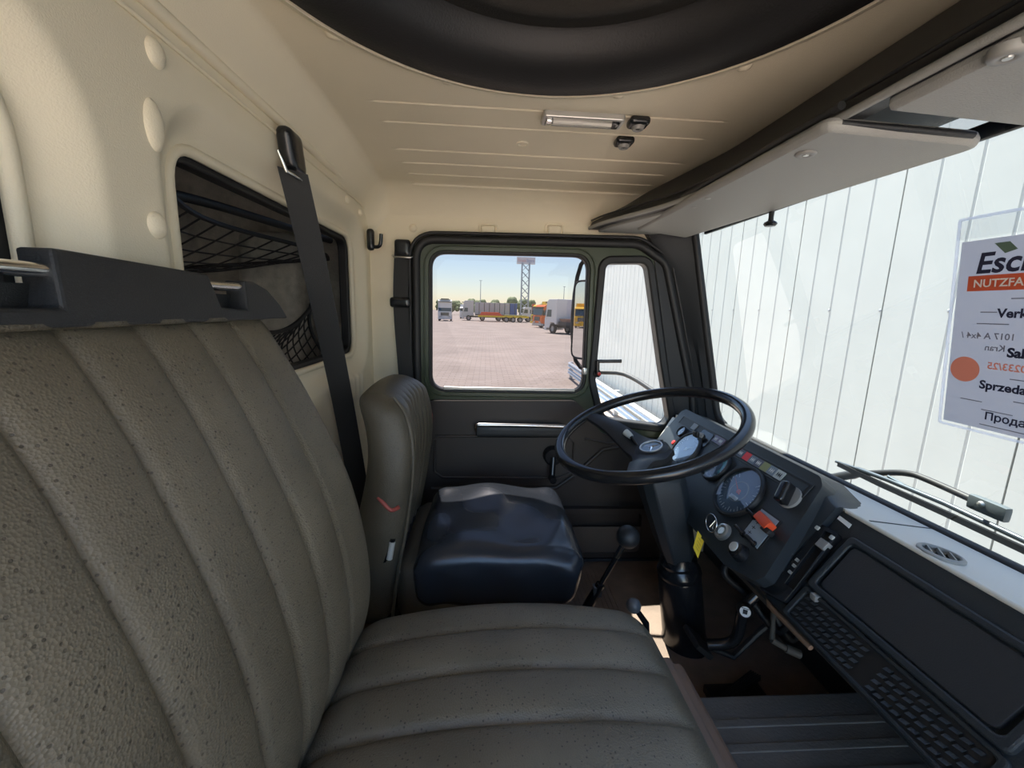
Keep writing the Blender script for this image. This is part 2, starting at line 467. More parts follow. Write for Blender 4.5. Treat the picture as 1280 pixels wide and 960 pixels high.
p = at(653, 179, z=.407); m2 = MB(); m2.lathe([(0, .004), (.007, .003), (.010, -.001), (.013, -.003), (.016, 0), (.016, .004)], p, (0, 0, 1), 20); m2.build('plug_cap', cream, cl, smooth=50)
# ---- outer roof skin and side wall with door opening
mb = MB(); mb.plate(rrect(-.46, .78, -.47, 1.56, .12, 6), [[(HC[0] + .42 * math.cos(a * math.pi / 20), HC[1] + .42 * math.sin(a * math.pi / 20)) for a in range(40)]], XY(.475), (0, 0, .02))
struct(mb.build('roof_skin', green, bevel=.01), 'olive outer roof skin above the lining')
DOOR = [(-.245, -1.02), (-.245, .228), (.525, .240), (.628, .178), (.775, -.30), (.792, -.40), (.792, -1.02)]
DR = [.04, .075, .10, .07, .10, .05, .04]
lp = rpoly(DOOR, DR, 8)
mb = MB(); mb.plate([(-.46, -1.05), (.92, -1.05), (.90, -.43), (.835, -.36), (.69, .30), (.69, .33), (-.46, .33)], [offs(lp, .006)], XZ(1.502), (0, .05, 0))
wl = struct(mb.build('wall_left', cream), 'cream side wall of the cab round the driver door')
for px in (610, 693):
    p = at(px, 286.5, y=1.497); m2 = MB()
    m2.rbox((p.x, 1.500, p.z - .002), (.024, .007, .015), .0068, (10, 4, 8)); m2.build('pressed_boss', cream, wl, smooth=60)
    m2 = MB(); lp2 = rrect(p.x - .034, p.x + .034, p.z - .024, p.z + .020, .016); m2.ring(offs(lp2, -.006), lp2, XZ(1.497), (0, .008, 0)); m2.build('pressed_rim', cream, wl, smooth=60, bevel=.002)
p = at(516, 285, y=1.497); m2 = MB(); m2.lathe([(0, .007), (.008, .006), (.012, .003), (.014, 0)], (p.x, 1.502, p.z), (0, -1, 0), 20); m2.build('plug_cap', cream, wl, smooth=50)
# ---- roof hatch
h = thing('roof_hatch', 'round black padded roof hatch set in the cream lining', 'hatch', (HC[0], HC[1], .40))
mb = MB(); mb.lathe([(HR - .004, .402), (HR + .006, .404), (HR + .012, .4095), (HR + .012, .416), (HR - .004, .416)], (*HC, 0), (0, 0, 1), 96, closed=True); mb.build('rim', cream, h, smooth=50)
mb = MB(); mb.lathe([(HR - .002, .408), (HR - .012, .401), (HR - .045, .402), (HR - .075, .412), (HR - .098, .432), (HR - .105, .46), (HR - .02, .47), (HR - .002, .45)], (*HC, 0), (0, 0, 1), 96, closed=True); mb.build('padded_collar', hatchm, h, smooth=50)
mb = MB(); mb.lathe([(0, .462), (.14, .462), (.15, .455), (.165, .455), (.175, .462), (.26, .460), (.27, .452), (.29, .452), (.30, .460), (.34, .462), (.34, .49), (0, .49)], (*HC, 0), (0, 0, 1), 96); mb.build('cover', hatchc, h, smooth=40)
# ---- floor
mb = MB(); mb.box(-.40, .95, .78, 1.50, -1.01, -.95); fl = struct(mb.build('floor', floorm), 'dark brown rubber cab floor by the pedals')
mb = MB()
for k in range(12): mb.box(.28 + .015 * k, .286 + .015 * k, 1.10, 1.40, -.951, -.947)
mb.build('tread_ribs', floorm, fl)
mb = MB(); mb.box(-.40, .95, -.46, .775, -1.01, -.85); fm = struct(mb.build('floor_step', matm, bevel=.006), 'raised dark grey matted floor in front of the bench')
mb = MB()
for k in range(9): mb.box(.46, .95, .30 + .05 * k, .318 + .05 * k, -.851, -.8475)
mb.build('tread_ribs', matm, fm, bevel=.002)
mb = MB(); mb.box(.90, .95, -.46, 1.50, -.95, -.42); struct(mb.build('wall_front', trimm), 'dark bulkhead under the dashboard')
# ---- windscreen post, glass and gasket
SCR = [(.36, .672), (.27, .692), (.02, .752), (-.20, .805), (-.375, .848), (-.42, .859)]           # z -> x of the glass
def scr(z): return interp(sorted(SCR), z)
mb = MB()
for zz in (.34, .25, .0, -.2, -.38, -.5):
    pass
secs = []
for zz in [.335 - k * .06 for k in range(15)]:
    xg = scr(max(zz, -.42)); xd = interp([(-.42, .80), (-.30, .775), (.178, .632), (.24, .56), (.34, .52)], zz)
    secs.append([(xd + .002, 1.474, zz), (xd + .030, 1.452, zz), (xg - .030, 1.436, zz), (xg - .004, 1.416, zz), (xg + .012, 1.416, zz), (xg + .03, 1.50, zz), (xd + .002, 1.54, zz)])
n = 7; vs = [p for s_ in secs for p in s_]; fs = []
for i in range(len(secs) - 1):
    for j in range(n): fs.append((i * n + j, i * n + (j + 1) % n, (i + 1) * n + (j + 1) % n, (i + 1) * n + j))
fs += [tuple(range(n)), tuple((len(secs) - 1) * n + j for j in range(n))]
mb.add(vs, fs); struct(mb.build('trim_2', trimm, smooth=30), 'dark padded windscreen post between door and windscreen')
mb = MB(); mb.grid(lambda u, v: (scr(.35 - .77 * v) + .02 * (1 - (2 * u - 1) ** 2) * 0, -.40 + 1.83 * u, .35 - .77 * v), 8, 24)
ws = thing('window_3', None, None, (.8, .5, -.42), kind='structure'); ws['label'] = 'wide windscreen above the dashboard'
mb.build('pane', glassw, ws, smooth=60)
mb = MB(); mb.tube(curve([(scr(.33), 1.424, .33), (scr(.1), 1.424, .1), (scr(-.2), 1.424, -.2), (scr(-.34), 1.420, -.34), (scr(-.385) + .002, 1.385, -.382), (.853, 1.30, -.388), (.853, .5, -.388), (.853, -.4, -.388)], 6), .0125, 10); mb.build('gasket', rubber, ws, smooth=60)
mb = MB(); mb.box(.655, .70, -.42, 1.43, .30, .345); mb.build('header_rail', rubber, ws, bevel=.008)
# ---- outer cowl below the glass
mb = MB(); mb.prism([(.853, -.5, -.40), (.97, -.5, -.50), (1.02, -.5, -.9), (.95, -.5, -.9), (.93, -.5, -.45)], (0, 2.05, 0)); struct(mb.build('wall_cowl', green), 'olive outer cowl below the windscreen')

# ================================================================== DRIVER DOOR
d1 = thing('door_1', None, None, (.28, 1.5, -1.02), kind='structure'); d1['label'] = 'olive green driver door with black lining'
WM = [(-.189, .181), (.350, .188), (.358, -.289), (-.191, -.289)]
WV = [(.413, .166), (.556, .172), (.640, -.19), (.690, -.385), (.668, -.414), (.445, -.388), (.402, -.245)]
VR = [.025, .03, .2, .02, .035, .06, .10]
wm = rpoly(WM, .05, 8); wv = rpoly(WV, VR, 6)
mb = MB(); mb.plate(lp, [offs(wm, .010), offs(wv, .026)], XZ(1.478), (0, .05, 0)); mb.build('frame', green, d1, smooth=30, bevel=.004)
mb = MB(); mb.ring(wm, offs(wm, .0125), XZ(1.486), (0, .03, 0)); mb.build('window_seal', rubber, d1, smooth=40, bevel=.003)
mb = MB(); mb.ring(offs(wm, .022), offs(wm, .027), XZ(1.4735), (0, .008, 0)); mb.build('window_lip', green, d1, smooth=40, bevel=.002)
mb = MB(); mb.add([XZ(1.505)(*q) for q in offs(wm, .004)], [tuple(range(len(wm)))]); mb.build('window_pane', glasst, d1)
mb = MB(); mb.box(-.15, .33, 1.484, 1.49, -.292, -.280); mb.build('sill_strip', silver, d1, bevel=.003)
mb = MB(); mb.ring(wv, offs(wv, .027), XZ(1.470), (0, .05, 0)); vf = mb.build('vent_frame', rubber, d1, smooth=40, bevel=.006)
mb = MB(); mb.add([XZ(1.502)(*q) for q in offs(wv, .003)], [tuple(range(len(wv)))]); mb.build('vent_pane', glassv, d1)
mb = MB(); mb.prism([(a_, 1.474, b__) for a_, b__ in ((.575, .212), (.618, .165), (.763, -.30), (.778, -.44), (.675, -.445), (.715, -.39), (.668, -.19), (.585, .172))], (0, .01, 0)); mb.build('vent_surround', rubber, d1, bevel=.003)
pl = [(v.x, v.z) for v in (at(747, 451, y=1.46), at(776, 451, y=1.46), at(747, 467, y=1.46))]
mb = MB(); mb.tube([(pl[0][0], 1.462, pl[0][1] - .002), (pl[1][0], 1.452, pl[1][1])], .0065, 10); mb.tube([(pl[0][0], 1.462, pl[0][1]), (pl[2][0], 1.462, pl[2][1])], .008, 10)
mb.lathe([(0, -.008), (.013, -.008), (.015, 0), (.013, .01)], (pl[2][0], 1.468, pl[2][1]), (0, -1, 0), 16); vl = mb.build('vent_latch', blackg, d1, smooth=40)
mb = MB(); mb.lathe([(0, .004), (.005, .003), (.007, 0)], (pl[2][0] + .004, 1.455, pl[2][1]), (0, -1, 0), 12); mb.build('latch_button', red, vl)
p = at(731, 464, y=1.47); mb = MB(); mb.rbox((p.x, 1.470, p.z), (.008, .008, .012), .004, (4, 4, 4)); mb.build('catch', silver, d1, smooth=50)
mb = MB(); mb.tube([(a, 1.478, b) for a, b in offs(lp, -.004)], .015, 10, closed=True); mb.build('door_seal', rubber, d1, smooth=60)
mb = MB(); mb.tube([(a, 1.470, b) for a, b in offs(lp, .016)], .006, 8, closed=True); mb.build('seal_lip', rubber, d1, smooth=60)
# inner lining of the door
card = rpoly([(-.212, -.326), (.325, -.318), (.390, -.375), (.43, -.445), (.56, -.462), (.765, -.462), (.765, -.985), (-.222, -.985)], [.03, .04, .03, .06, .03, .02, .02, .02], 5)
mb = MB(); mb.plate(card, [], XZ(1.452), (0, .03, 0)); cd = mb.build('door_card', doorp, d1, smooth=30, bevel=.006)
def ridge(pts, r=.005): return MB().tube([(a, 1.451, b) for a, b in pts], r, 8)
ridge([(-.175, -.455), (.30, -.452), (.33, -.475), (.33, -.62)]).build('pressed_ridge', doorp, cd, smooth=60)
ridge([(-.178, -.47), (-.178, -.59), (-.15, -.612), (.28, -.612), (.33, -.59)]).build('pressed_ridge', doorp, cd, smooth=60)
ridge([(-.19, -.655), (.27, -.652), (.34, -.60), (.44, -.50), (.50, -.49), (.75, -.49)], .008).build('pressed_ridge', doorp, cd, smooth=60)
ridge([(.37, -.46), (.45, -.475), (.75, -.475)], .004).build('pressed_ridge', doorp, cd, smooth=60)
mb = MB(); mb.rbox((.130, 1.430, -.424), (.158, .024, .022), .010, (16, 5, 5)); dp = mb.build('pull_handle', black, d1, smooth=50)
mb = MB(); mb.tube(curve([(-.029, 1.425, -.424), (-.027, 1.412, -.405), (-.010, 1.408, -.399), (.14, 1.407, -.399), (.284, 1.408, -.402)], 5), .0062, 10); mb.build('bright_strip', chrome, dp, smooth=60)
p = at(537, 524, y=1.45); mb = MB(); mb.rbox((p.x, 1.447, p.z), (.011, .006, .024), .004, (5, 4, 6)); rf = mb.build('reflector', red, d1, smooth=40)
mb = MB(); mb.box(p.x - .006, p.x + .006, 1.4395, 1.442, p.z + .006, p.z + .016); mb.box(p.x - .006, p.x + .006, 1.4395, 1.442, p.z - .016, p.z - .004); mb.build('ridge', red, rf)
p = at(692, 572, y=1.42); mb = MB(); mb.lathe([(0, .03), (.028, .03), (.034, .024), (.036, 0)], (p.x, 1.452, p.z), (0, -1, 0), 20); mb.tube([(p.x, 1.425, p.z), (p.x - .005, 1.405, p.z - .07)], .011, 10); wc = mb.build('window_crank', blackg, d1, smooth=45)
mb = MB(); mb.lathe([(0, .03), (.012, .03), (.014, 0)], (p.x - .005, 1.405, p.z - .07), (0, -1, 0), 14); mb.build('crank_knob', blackg, wc, smooth=45)
mb = MB(); mb.plate(rrect(.28, .70, -.925, -.725, .02), [rrect(.295, .60, -.905, -.745, .015)], XZ(1.425), (0, .028, 0)); mb.build('pocket_frame', doorp, d1, bevel=.004)
mb = MB(); mb.box(.29, .61, 1.430, 1.436, -.91, -.80); mb.build('pocket_front', mat('pocket_brown', (.10, .076, .06), .6), d1, bevel=.003)
mb = MB(); mb.box(-.22, .76, 1.44, 1.475, -.985, -.94); mb.build('kick_strip', trimm, d1, bevel=.004)

# ================================================================== SHELTER BEHIND THE CAB
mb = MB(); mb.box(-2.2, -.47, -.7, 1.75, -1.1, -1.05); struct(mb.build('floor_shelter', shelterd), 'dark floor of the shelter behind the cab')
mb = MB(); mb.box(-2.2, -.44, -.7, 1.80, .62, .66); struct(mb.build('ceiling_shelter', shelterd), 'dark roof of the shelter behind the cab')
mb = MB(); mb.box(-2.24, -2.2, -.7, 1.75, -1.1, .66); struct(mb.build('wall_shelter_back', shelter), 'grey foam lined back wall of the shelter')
mb = MB(); mb.box(-.47, -.462, -.75, 1.80, .36, .64); mb.box(-.47, -.462, 1.50, 1.80, -1.1, .64); struct(mb.build('wall_sun_block', green), 'added olive filler blocking sun leaks into the shelter behind the cab')  # unseen filler added to keep sun out of the gap between cab and shelter
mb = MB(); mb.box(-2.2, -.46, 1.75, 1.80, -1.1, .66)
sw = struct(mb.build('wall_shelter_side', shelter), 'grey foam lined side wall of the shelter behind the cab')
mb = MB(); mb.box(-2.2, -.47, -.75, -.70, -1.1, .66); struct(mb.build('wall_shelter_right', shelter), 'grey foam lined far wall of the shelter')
mb = MB(); mb.box(-1.9, -.55, 1.74, 1.75, -.05, -.025); mb.box(-1.9, -.55, 1.74, 1.75, .09, .10); mb.build('batten', shelter, sw)
mb = MB(); mb.rbox((-.78, 1.66, -.3), (.11, .10, .55), .05, (6, 6, 10)); tag(mb.build('padded_column', shelter, smooth=60), 'grey foam padded column inside the shelter behind the rear window', 'column')
for (x, z0, z1) in ((-1.02, -.10, -.02), (-.92, -.06, .02)):
    mb = MB(); mb.box(x - .022, x + .022, 1.735, 1.75, z0, z1); mb.build('bracket', greyp, sw, bevel=.003)
def net(name, label, fn, nu, nv, r=.0022, edge=.006):
    mb = MB()
    for i in range(nu + 1):
        mb.tube([fn(i / nu, j / 24) for j in range(25)], edge if i in (0, nu) else r, 5)
    for j in range(nv + 1):
        mb.tube([fn(i / 30, j / nv) for i in range(31)], edge if j in (0, nv) else r, 5)
    return tag(mb.build(name, cord, smooth=60), label, 'net')
net('cargo_net', 'black cargo net slung under the shelter roof behind the rear window', lambda u, v: (-.56 - .55 * u + .05 * math.sin(9 * v), .45 + 1.05 * v, .20 - .05 * u - .09 * math.sin(math.pi * v) * math.sin(math.pi * u) - .05 * v), 11, 20)
net('cargo_net', 'black sagging pocket net low behind the rear window by the seat belt', lambda u, v: (-.50 - .02 * math.sin(math.pi * u) - .06 * math.sin(math.pi * v), .86 + .51 * u, .06 * (2 * u - 1) ** 2 + .02 * u - .085 - (.16 + .02 * u) * v + (.09 * (u ** 4)) * (1 - v)), 16, 9)
mb = MB(); mb.tube(curve([(-.47, .52, .10), (-.52, .64, .06), (-.56, .74, .0), (-.52, .80, -.12)], 6), .012, 8); tag(mb.build('rope', cord, smooth=60), 'thick black cord hanging behind the pillar window edge', 'rope')
mb = MB(); mb.tube(curve([(-.46, .56, .155), (-.60, .80, .19), (-.62, 1.05, .215), (-.5, 1.42, .20)], 8), .010, 8); tag(mb.build('rope', cord, smooth=60), 'black elastic rope holding up the cargo net', 'rope')
mb = MB(); mb.tube(curve([(-.47, .36, .16), (-.465, .385, .12), (-.47, .375, .09), (-.49, .33, .05)], 6), .004, 8); mb.lathe([(0, .008), (.010, .006), (.012, 0), (.010, -.006), (0, -.008)], (-.465, .388, .115), (1, 0, 0), 12); tag(mb.build('hook', silver, smooth=60), 'small pale metal hook behind the bench window', 'hook')

# ================================================================== OVERHEAD SHELF, VISORS, LAMP
def lipx(y): return .492 - .140 * sstep(1.02, 1.50, y) - .012 * sstep(.9, 1.1, y)
sh = thing('overhead_shelf', 'long black overhead shelf under the roof lining above the windscreen', 'shelf', (.55, .5, .26))
YS = [-.45 + k * .05 for k in range(27)] + [.90 + k * .03 for k in range(20)]
def shelfsec(y):
    lx = lipx(y); t = sstep(1.02, 1.48, y); bx = .605 - .06 * t
    return [(bx + .02, y, .42), (bx - .012, y, .402), ((bx + lx) / 2 + .012, y, .352), (lx + .012, y, .300), (lx + .004, y, .284), (lx + .008, y, .276), (lx + .03, y, .276), (lx + .034, y, .288), (lx + .045, y, .296), (.70, y, .300), (.70, y, .42)]
YS = [y for y in YS if y <= 1.475]
mb = MB(); vs = []; fs = []; n = 11
for y in YS: vs += shelfsec(y)
for i in range(len(YS) - 1):
    for j in range(n): fs.append((i * n + j, i * n + (j + 1) % n, (i + 1) * n + (j + 1) % n, (i + 1) * n + j))
fs += [tuple(range(n)), tuple((len(YS) - 1) * n + j for j in range(n))]
mb.add(vs, fs); mb.build('body', headm, sh, smooth=45)
mb = MB(); mb.sweep([(lipx(y) + .004, y, .2805) for y in YS], [(.006 * math.cos(a * math.pi / 4), .006 * math.sin(a * math.pi / 4)) for a in range(8)]); mb.build('lip', visorm, sh, smooth=60)
mb = MB(); mb.sweep([(lipx(y) + .010, y, .305) for y in YS], [(.003 * math.cos(a * math.pi / 4), .003 * math.sin(a * math.pi / 4)) for a in range(8)]); mb.build('bead', black, sh, smooth=60)
ye = [y for y in YS if y >= 1.02]
mb = MB(); mb.prism([(lipx(y) + .034, y, .268) for y in ye] + [(.655, 1.475, .268), (.655, 1.02, .268)], (0, 0, .012)); mb.build('end_panel', visorm, sh, bevel=.003)
for px, py in ((868, 258), (885, 247)):
    p = at(px, py, z=.262); mb = MB(); mb.lathe([(0, -.003), (.006, -.003), (.008, 0), (.008, .01)], p, (0, 0, 1), 14); mb.build('screw', silver, sh)
# visors
def visor(label, quad, pivots, knob=None):
    c = sum((V(q) for q in quad), V((0, 0, 0))) / 4
    t = thing('sun_visor', label, 'visor', (c.x, c.y, c.z - .02), 'sun visors folded up above the windscreen')
    plan = rpoly([(q[0], q[1]) for q in quad], [.02, .03, .02, .01], 6)
    q0, q1, q2, q3 = [V(q) for q in quad]
    def zz(x, y):
        # bilinear-ish height over the plan
        best = (q0.z + q3.z) / 2; f = (x - (q0.x + q3.x) / 2) / ((q1.x + q2.x) / 2 - (q0.x + q3.x) / 2)
        return best + ((q1.z + q2.z) / 2 - best) * f
    mb = MB(); a = [V((x, y, zz(x, y))) for x, y in plan]
    mb.prism(a, (0, 0, .020)); mb.build('pad', visorm, t, smooth=40, bevel=.008)
    mb = MB(); mb.tube([(q0.x + .02, q0.y + .001, q0.z + .010), (q1.x - .03, q1.y + .001, q1.z + .010)], .0045, 8); mb.build('edge_binding', headm, t, smooth=50)
    mb = MB(); mb.tube([(q0.x + .01, q0.y - .008, q0.z + .028), (q3.x + .01, q3.y + .01, q3.z + .028)], .006, 10); mb.build('hinge_rod', black, t, smooth=50)
    for px, py in pivots:
        p = at(px, py, z=.254); z = zz(p.x, p.y)
        mb = MB(); mb.lathe([(.005, -.001), (.008, -.003), (.013, -.003), (.016, 0), (.016, .008), (.005, .008)], (p.x, p.y, z), (0, 0, 1), 24, closed=True); pc = mb.build('pivot_cap', greyp, t, smooth=50)
        mb = MB(); mb.lathe([(0, -.003), (.004, -.003), (.0055, 0)], (p.x, p.y, z), (0, 0, 1), 14); mb.build('screw', silver, pc)
    return t
v1 = visor('grey padded sun visor on the driver side with a black knob below', [(.474, .612, .262), (.700, .588, .246), (.655, 1.40, .246), (.478, 1.38, .262)], [(1007, 197)])
v2 = visor('grey padded sun visor on the passenger side nearest the paper sheet', [(.503, -.16, .262), (.69, -.16, .246), (.700, .540, .246), (.503, .556, .262)], [(1258, 80)])
mb = MB(); p = V((.672, 1.005, .246)); mb.lathe([(.006, .0), (.0055, -.012), (.006, -.020), (.013, -.024), (.015, -.028), (.011, -.033), (0, -.034)], p, (0, 0, 1), 20); mb.build('knob', blackg, v1, smooth=40)
mb = MB(); mb.box(.712, .722, -.40, 1.40, .262, .285); mb.box(.66, .722, .555, .590, .285, .295); tag(mb.build('visor_rail', rubber, bevel=.003), 'thin black rail across the top of the windscreen between the visors', 'rail')
# lamp and switches on the lining
L0 = at(683, 139, z=.405); L1 = at(775, 155, z=.405)
lm = thing('ceiling_lamp', 'slim clear cab lamp in a bright housing on the roof lining', 'lamp', (.2, .968, .39))
mb = MB(); mb.plate(rrect(.112, .286, .944, .992, .008), [rrect(.120, .278, .951, .985, .006)], XY(.398), (0, 0, .014)); mb.build('housing', silver, lm, bevel=.002)
mb = MB(); mb.box(.119, .279, .950, .986, .4035, .412); mb.build('reflector', lightg, lm)
mb = MB(); mb.tube([(.135, .968, .400), (.262, .968, .400)], .0065, 10); mb.build('tube', lampm, lm, smooth=50)
for x in (.127, .270): mb = MB(); mb.rbox((x, .968, .399), (.007, .012, .006), .003, (4, 4, 4)); mb.build('holder', blackg if x > .2 else chrome, lm, smooth=40)
mb = MB(); mb.box(.118, .280, .949, .987, .3965, .3985); mb.build('lens', glassl, lm, bevel=.001)
for px, py, lab in ((798, 152, 'round black switch on the lining beside the cab lamp'), (780, 176, 'round black switch on the lining between two roof ribs')):
    p = at(px, py, z=.405)
    sw_ = thing('ceiling_switch', lab, 'switch', (p.x, p.y, .39), 'switches on the roof lining')
    mb = MB(); mb.rbox((p.x, p.y, .403), (.022, .019, .009), .008, (8, 8, 5)); mb.build('base', blackg, sw_, smooth=50)
    mb = MB(); mb.lathe([(.005, -.003), (.007, -.006), (.011, -.006), (.014, 0), (.014, .008), (.005, .008)], (p.x, p.y, .394), (0, 0, 1), 24, closed=True); mb.build('ring', greyp, sw_, smooth=40)
    mb = MB(); mb.lathe([(0, -.006), (.004, -.005), (.006, 0)], (p.x, p.y, .394), (0, 0, 1), 16); mb.build('button', black, sw_, smooth=40)

# ================================================================== BENCH SEAT
SEAMS = [.611 - .079 * k for k in range(12)]
BP = [(-.82, -.31), (-.62, -.222), (-.50, -.196), (-.31, -.222), (-.15, -.288), (-.02, -.360)]
Y0B, Y1B = -.345, .730
def ribs(y, seams, depth=.011, wid=.007):
    return -sum(depth * math.exp(-((y - s) / wid) ** 2) for s in seams) + .0
def puff(y, seams, h=.007):
    s = sorted(seams)
    for a, b in zip(s, s[1:]):
        if a <= y <= b: return h * math.sin(math.pi * (y - a) / (b - a))
    return 0
def bench_back(p):
    u = (p.x + .05) / .1                                    # 0 back .. 1 front
    f = sinterp(BP, p.z)
    yc = (p.y - .19) / .54
    f -= .026 * (1 - yc * yc) * sstep(.0, -.32, p.z)
    e = sstep(.55, 1.0, u)
    fan = p.y + .02 * sstep(-.05, -.6, p.z) * (p.y - .3)
    f += e * (ribs(fan, SEAMS, .006, .0045) + puff(fan, SEAMS, .0045)) * (1 - sstep(.64, .70, p.y))
    back = max(f - .11, XR + .012)
    rnd = .012 * sstep(.68, .73, p.y)
    return V((back + (f - rnd - back) * u, p.y - .02 * sstep(-.45, -.8, p.z) * (1 if p.y > .5 else 0), p.z))
bs = thing('bench_seat', 'wide brown grained vinyl passenger bench with vertical seams', 'seat', (0, .2, -.85))
mb = MB(); mb.rbox((0, (Y0B + Y1B) / 2, -.41), (.05, (Y1B - Y0B) / 2, .39), .034, (10, 190, 44), bench_back); bk = mb.build('backrest', seatv, bs, smooth=70)
mb = MB(); mb.tube([bench_back(V((.045, Y0B + .03 + (Y1B - Y0B - .05) * k / 40, -.030))) + V((.003, 0, .006)) for k in range(41)], .003, 6); mb.build('piping', plainv, bk, smooth=60)
CS = [.632, .549, .466, .383, .30, .217, .134, .05, -.03, -.11, -.19, -.27]
def bench_cush(p):
    x, y, z = p
    yc = (y - .19) / .54; top = sstep(-.66, -.58, z)
    z += .052 * top * (1 - ((x - .06) / .32) ** 2) - .004 * abs(yc) ** 4 * top
    fan = y - .11 * (x - .26) * sstep(-.2, .3, x) * .35 + .045 * (.26 - x) * .6
    m_ = sstep(.70, .66, y)
    fr = sstep(.31, .27, x)
    z += top * fr * (ribs(fan, CS, .007, .0055) + puff(fan, CS, .006)) * m_
    return V((x, y, z))
mb = MB(); mb.rbox((.042, .195, -.675), (.298, .54, .095), .078, (60, 190, 14), bench_cush); mb.build('cushion', seatv, bs, smooth=70)
mb = MB(); mb.box(-.38, .395, -.34, .73, -.85, -.70); mb.build('seat_box', sillm, bs, bevel=.006)
mb = MB(); mb.prism([(.38, -.34, -.735), (.425, -.34, -.735), (.435, -.34, -.745), (.455, -.34, -.85), (.38, -.34, -.85)], (0, 1.09, 0)); mb.build('front_ledge', sillm, bs, bevel=.004)
# moulded board above the backrest
hb = thing('head_board', 'black moulded board with two notches along the top of the bench', 'board', (XR, .25, -.03))
prof = [(-.30, -.025), (.765, -.026), (.752, -.004), (.725, .020), (.690, .031), (.664, .031), (.648, -.012), (.588, -.008), (.583, .034), (.40, .040), (.386, .040), (.375, -.010), (.22, -.010), (.21, .042), (-.30, .042)]
mb = MB(); mb.plate(prof, [], lambda a, b: (XR + .052 - (b + .026) * .25, a, b), (-.030, 0, 0)); mb.build('face', trimm, hb, bevel=.003)
mb = MB(); mb.box(XR + .003, XR + .020, -.30, .70, -.03, .010); mb.build('backing', black, hb)
for y0, y1 in ((.575, .665), (.20, .40)):
    mb = MB(); mb.tube([(XR + .030, y0, .020), (XR + .030, y1, .021)], .0065, 12); mb.build('chrome_rod', chrome, hb, smooth=50)

# ================================================================== DRIVER SEAT
DB = [(-.78, -.21), (-.63, -.190), (-.46, -.160), (-.33, -.150), (-.23, -.168), (-.185, -.20)]
DY0, DY1 = .885, 1.285
def drv_back(p):
    u = (p.x + .05) / .1
    f = sinterp(DB, p.z); yc = (p.y - 1.085) / .2
    f += -.022 * (1 - yc * yc) * sstep(.5, 1, u) * sstep(-.16, -.26, p.z)
    sm = [.97 + .046 * k for k in range(6)]
    f += sstep(.6, 1, u) * (ribs(p.y, sm, .006, .006) + puff(p.y, sm, .004)) * sstep(-.19, -.24, p.z)
    back = f - .115 - .02 * sstep(-.3, -.6, p.z)
    nar = 1 - .16 * sstep(-.45, -.16, p.z) ** 2 - .05 * sstep(-.55, -.75, p.z)
    return V((back + (f - back) * u, 1.085 + (p.y - 1.085) * nar, p.z - .012 * yc * yc * sstep(-.33, -.20, p.z)))
ds = thing('driver_seat', 'brown vinyl driver seat with a black cover on its cushion', 'seat', (.0, 1.085, -.95))
mb = MB(); mb.rbox((0, 1.085, -.48), (.05, .2, .292), .047, (12, 70, 50), drv_back); dbk = mb.build('backrest', plainv, ds, smooth=70)
mb = MB(); mb.tube([drv_back(V((.048, .893, -.19 - k * .014))) + V((-.004, .001, 0)) for k in range(40)], .004, 8); mb.build('piping', plainv, dbk, smooth=60)
def wrinkle(p):
    x, y, z = p
    t = sstep(-.68, -.58, z)
    z += t * (.016 * (1 - ((x - .03) / .26) ** 2) + .0095 * math.sin(16 * y + 9 * x + 2 * math.sin(7 * x)) + .0058 * math.sin(38 * (y * .8 + x * .55) + 3 * math.sin(9 * y)) + .003 * math.sin(55 * (y * .5 - x * .8) + 2 * math.sin(11 * x)))
    if z < -.60:
        y += .004 * math.sin(48 * x + 10 * z); x += .004 * math.sin(42 * y + 12 * z)
        k = sstep(-.60, -.72, z); y += (1.075 - y) * .05 * k; x -= .015 * k * (1 if x > .1 else 0)
    x += (x - .03) * .05 * math.sin(6 * (y - .9)) * 0
    return V((x, y, z))
mb = MB(); mb.rbox((-.02, 1.075, -.68), (.19, .185, .085), .05, (10, 10, 8)); cu = mb.build('cushion', plainv, ds, smooth=70)
mb = MB(); mb.rbox((.045, 1.075, -.640), (.205, .205, .075), .045, (46, 50, 18), wrinkle); mb.build('seat_cover', coverm, ds, smooth=70)
mb = MB(); mb.prism([(-.27, .92, -.60), (-.20, .92, -.615), (.02, .92, -.715), (.10, .92, -.735), (.10, .92, -.80), (-.27, .92, -.80)], (0, .33, 0)); mb.build('pan', blackg, ds, bevel=.006)
mb = MB(); mb.tube([(-.225, .915, -.615), (-.19, .915, -.628), (-.06, .915, -.69), (.0, .915, -.71)], .004, 8); mb.build('pan_rod', silver, ds, smooth=50)
mb = MB(); mb.box(-.24, .16, .97, 1.22, -.95, -.79); mb.box(-.20, .12, .94, 1.25, -.83, -.80); mb.build('pedestal', black, ds, bevel=.01)
mb = MB(); mb.tube([(-.235, .895, -.60), (-.215, .893, -.56), (-.205, .892, -.525)], .0065, 8); rl = mb.build('recliner_lever', blackg, ds, smooth=50)
mb = MB(); mb.tube([(-.214, .890, -.575), (-.206, .890, -.532)], .0072, 8); mb.build('grip', lightg, rl, smooth=50)
mb = MB(); mb.lathe([(0, .006), (.008, .005), (.010, 0)], (-.245, .92, -.70), (0, -1, 0), 14); mb.build('bolt', silver, ds)
mb = MB(); mb.tube(curve([(-.235, .89, -.423), (-.222, .885, -.435), (-.205, .885, -.452), (-.188, .885, -.444)], 4), .0048, 8); tag(mb.build('belt_buckle', mat('buckle_red', (.42, .09, .07), .45), smooth=50), 'small red seat belt buckle tongue between bench and driver seat', 'buckle')
mb = MB(); mb.box(-.39, .10, .735, .882, -.90, -.80); tag(mb.build('tunnel_cover', beige, bevel=.01), 'beige tunnel cover between the two seats', 'cover')

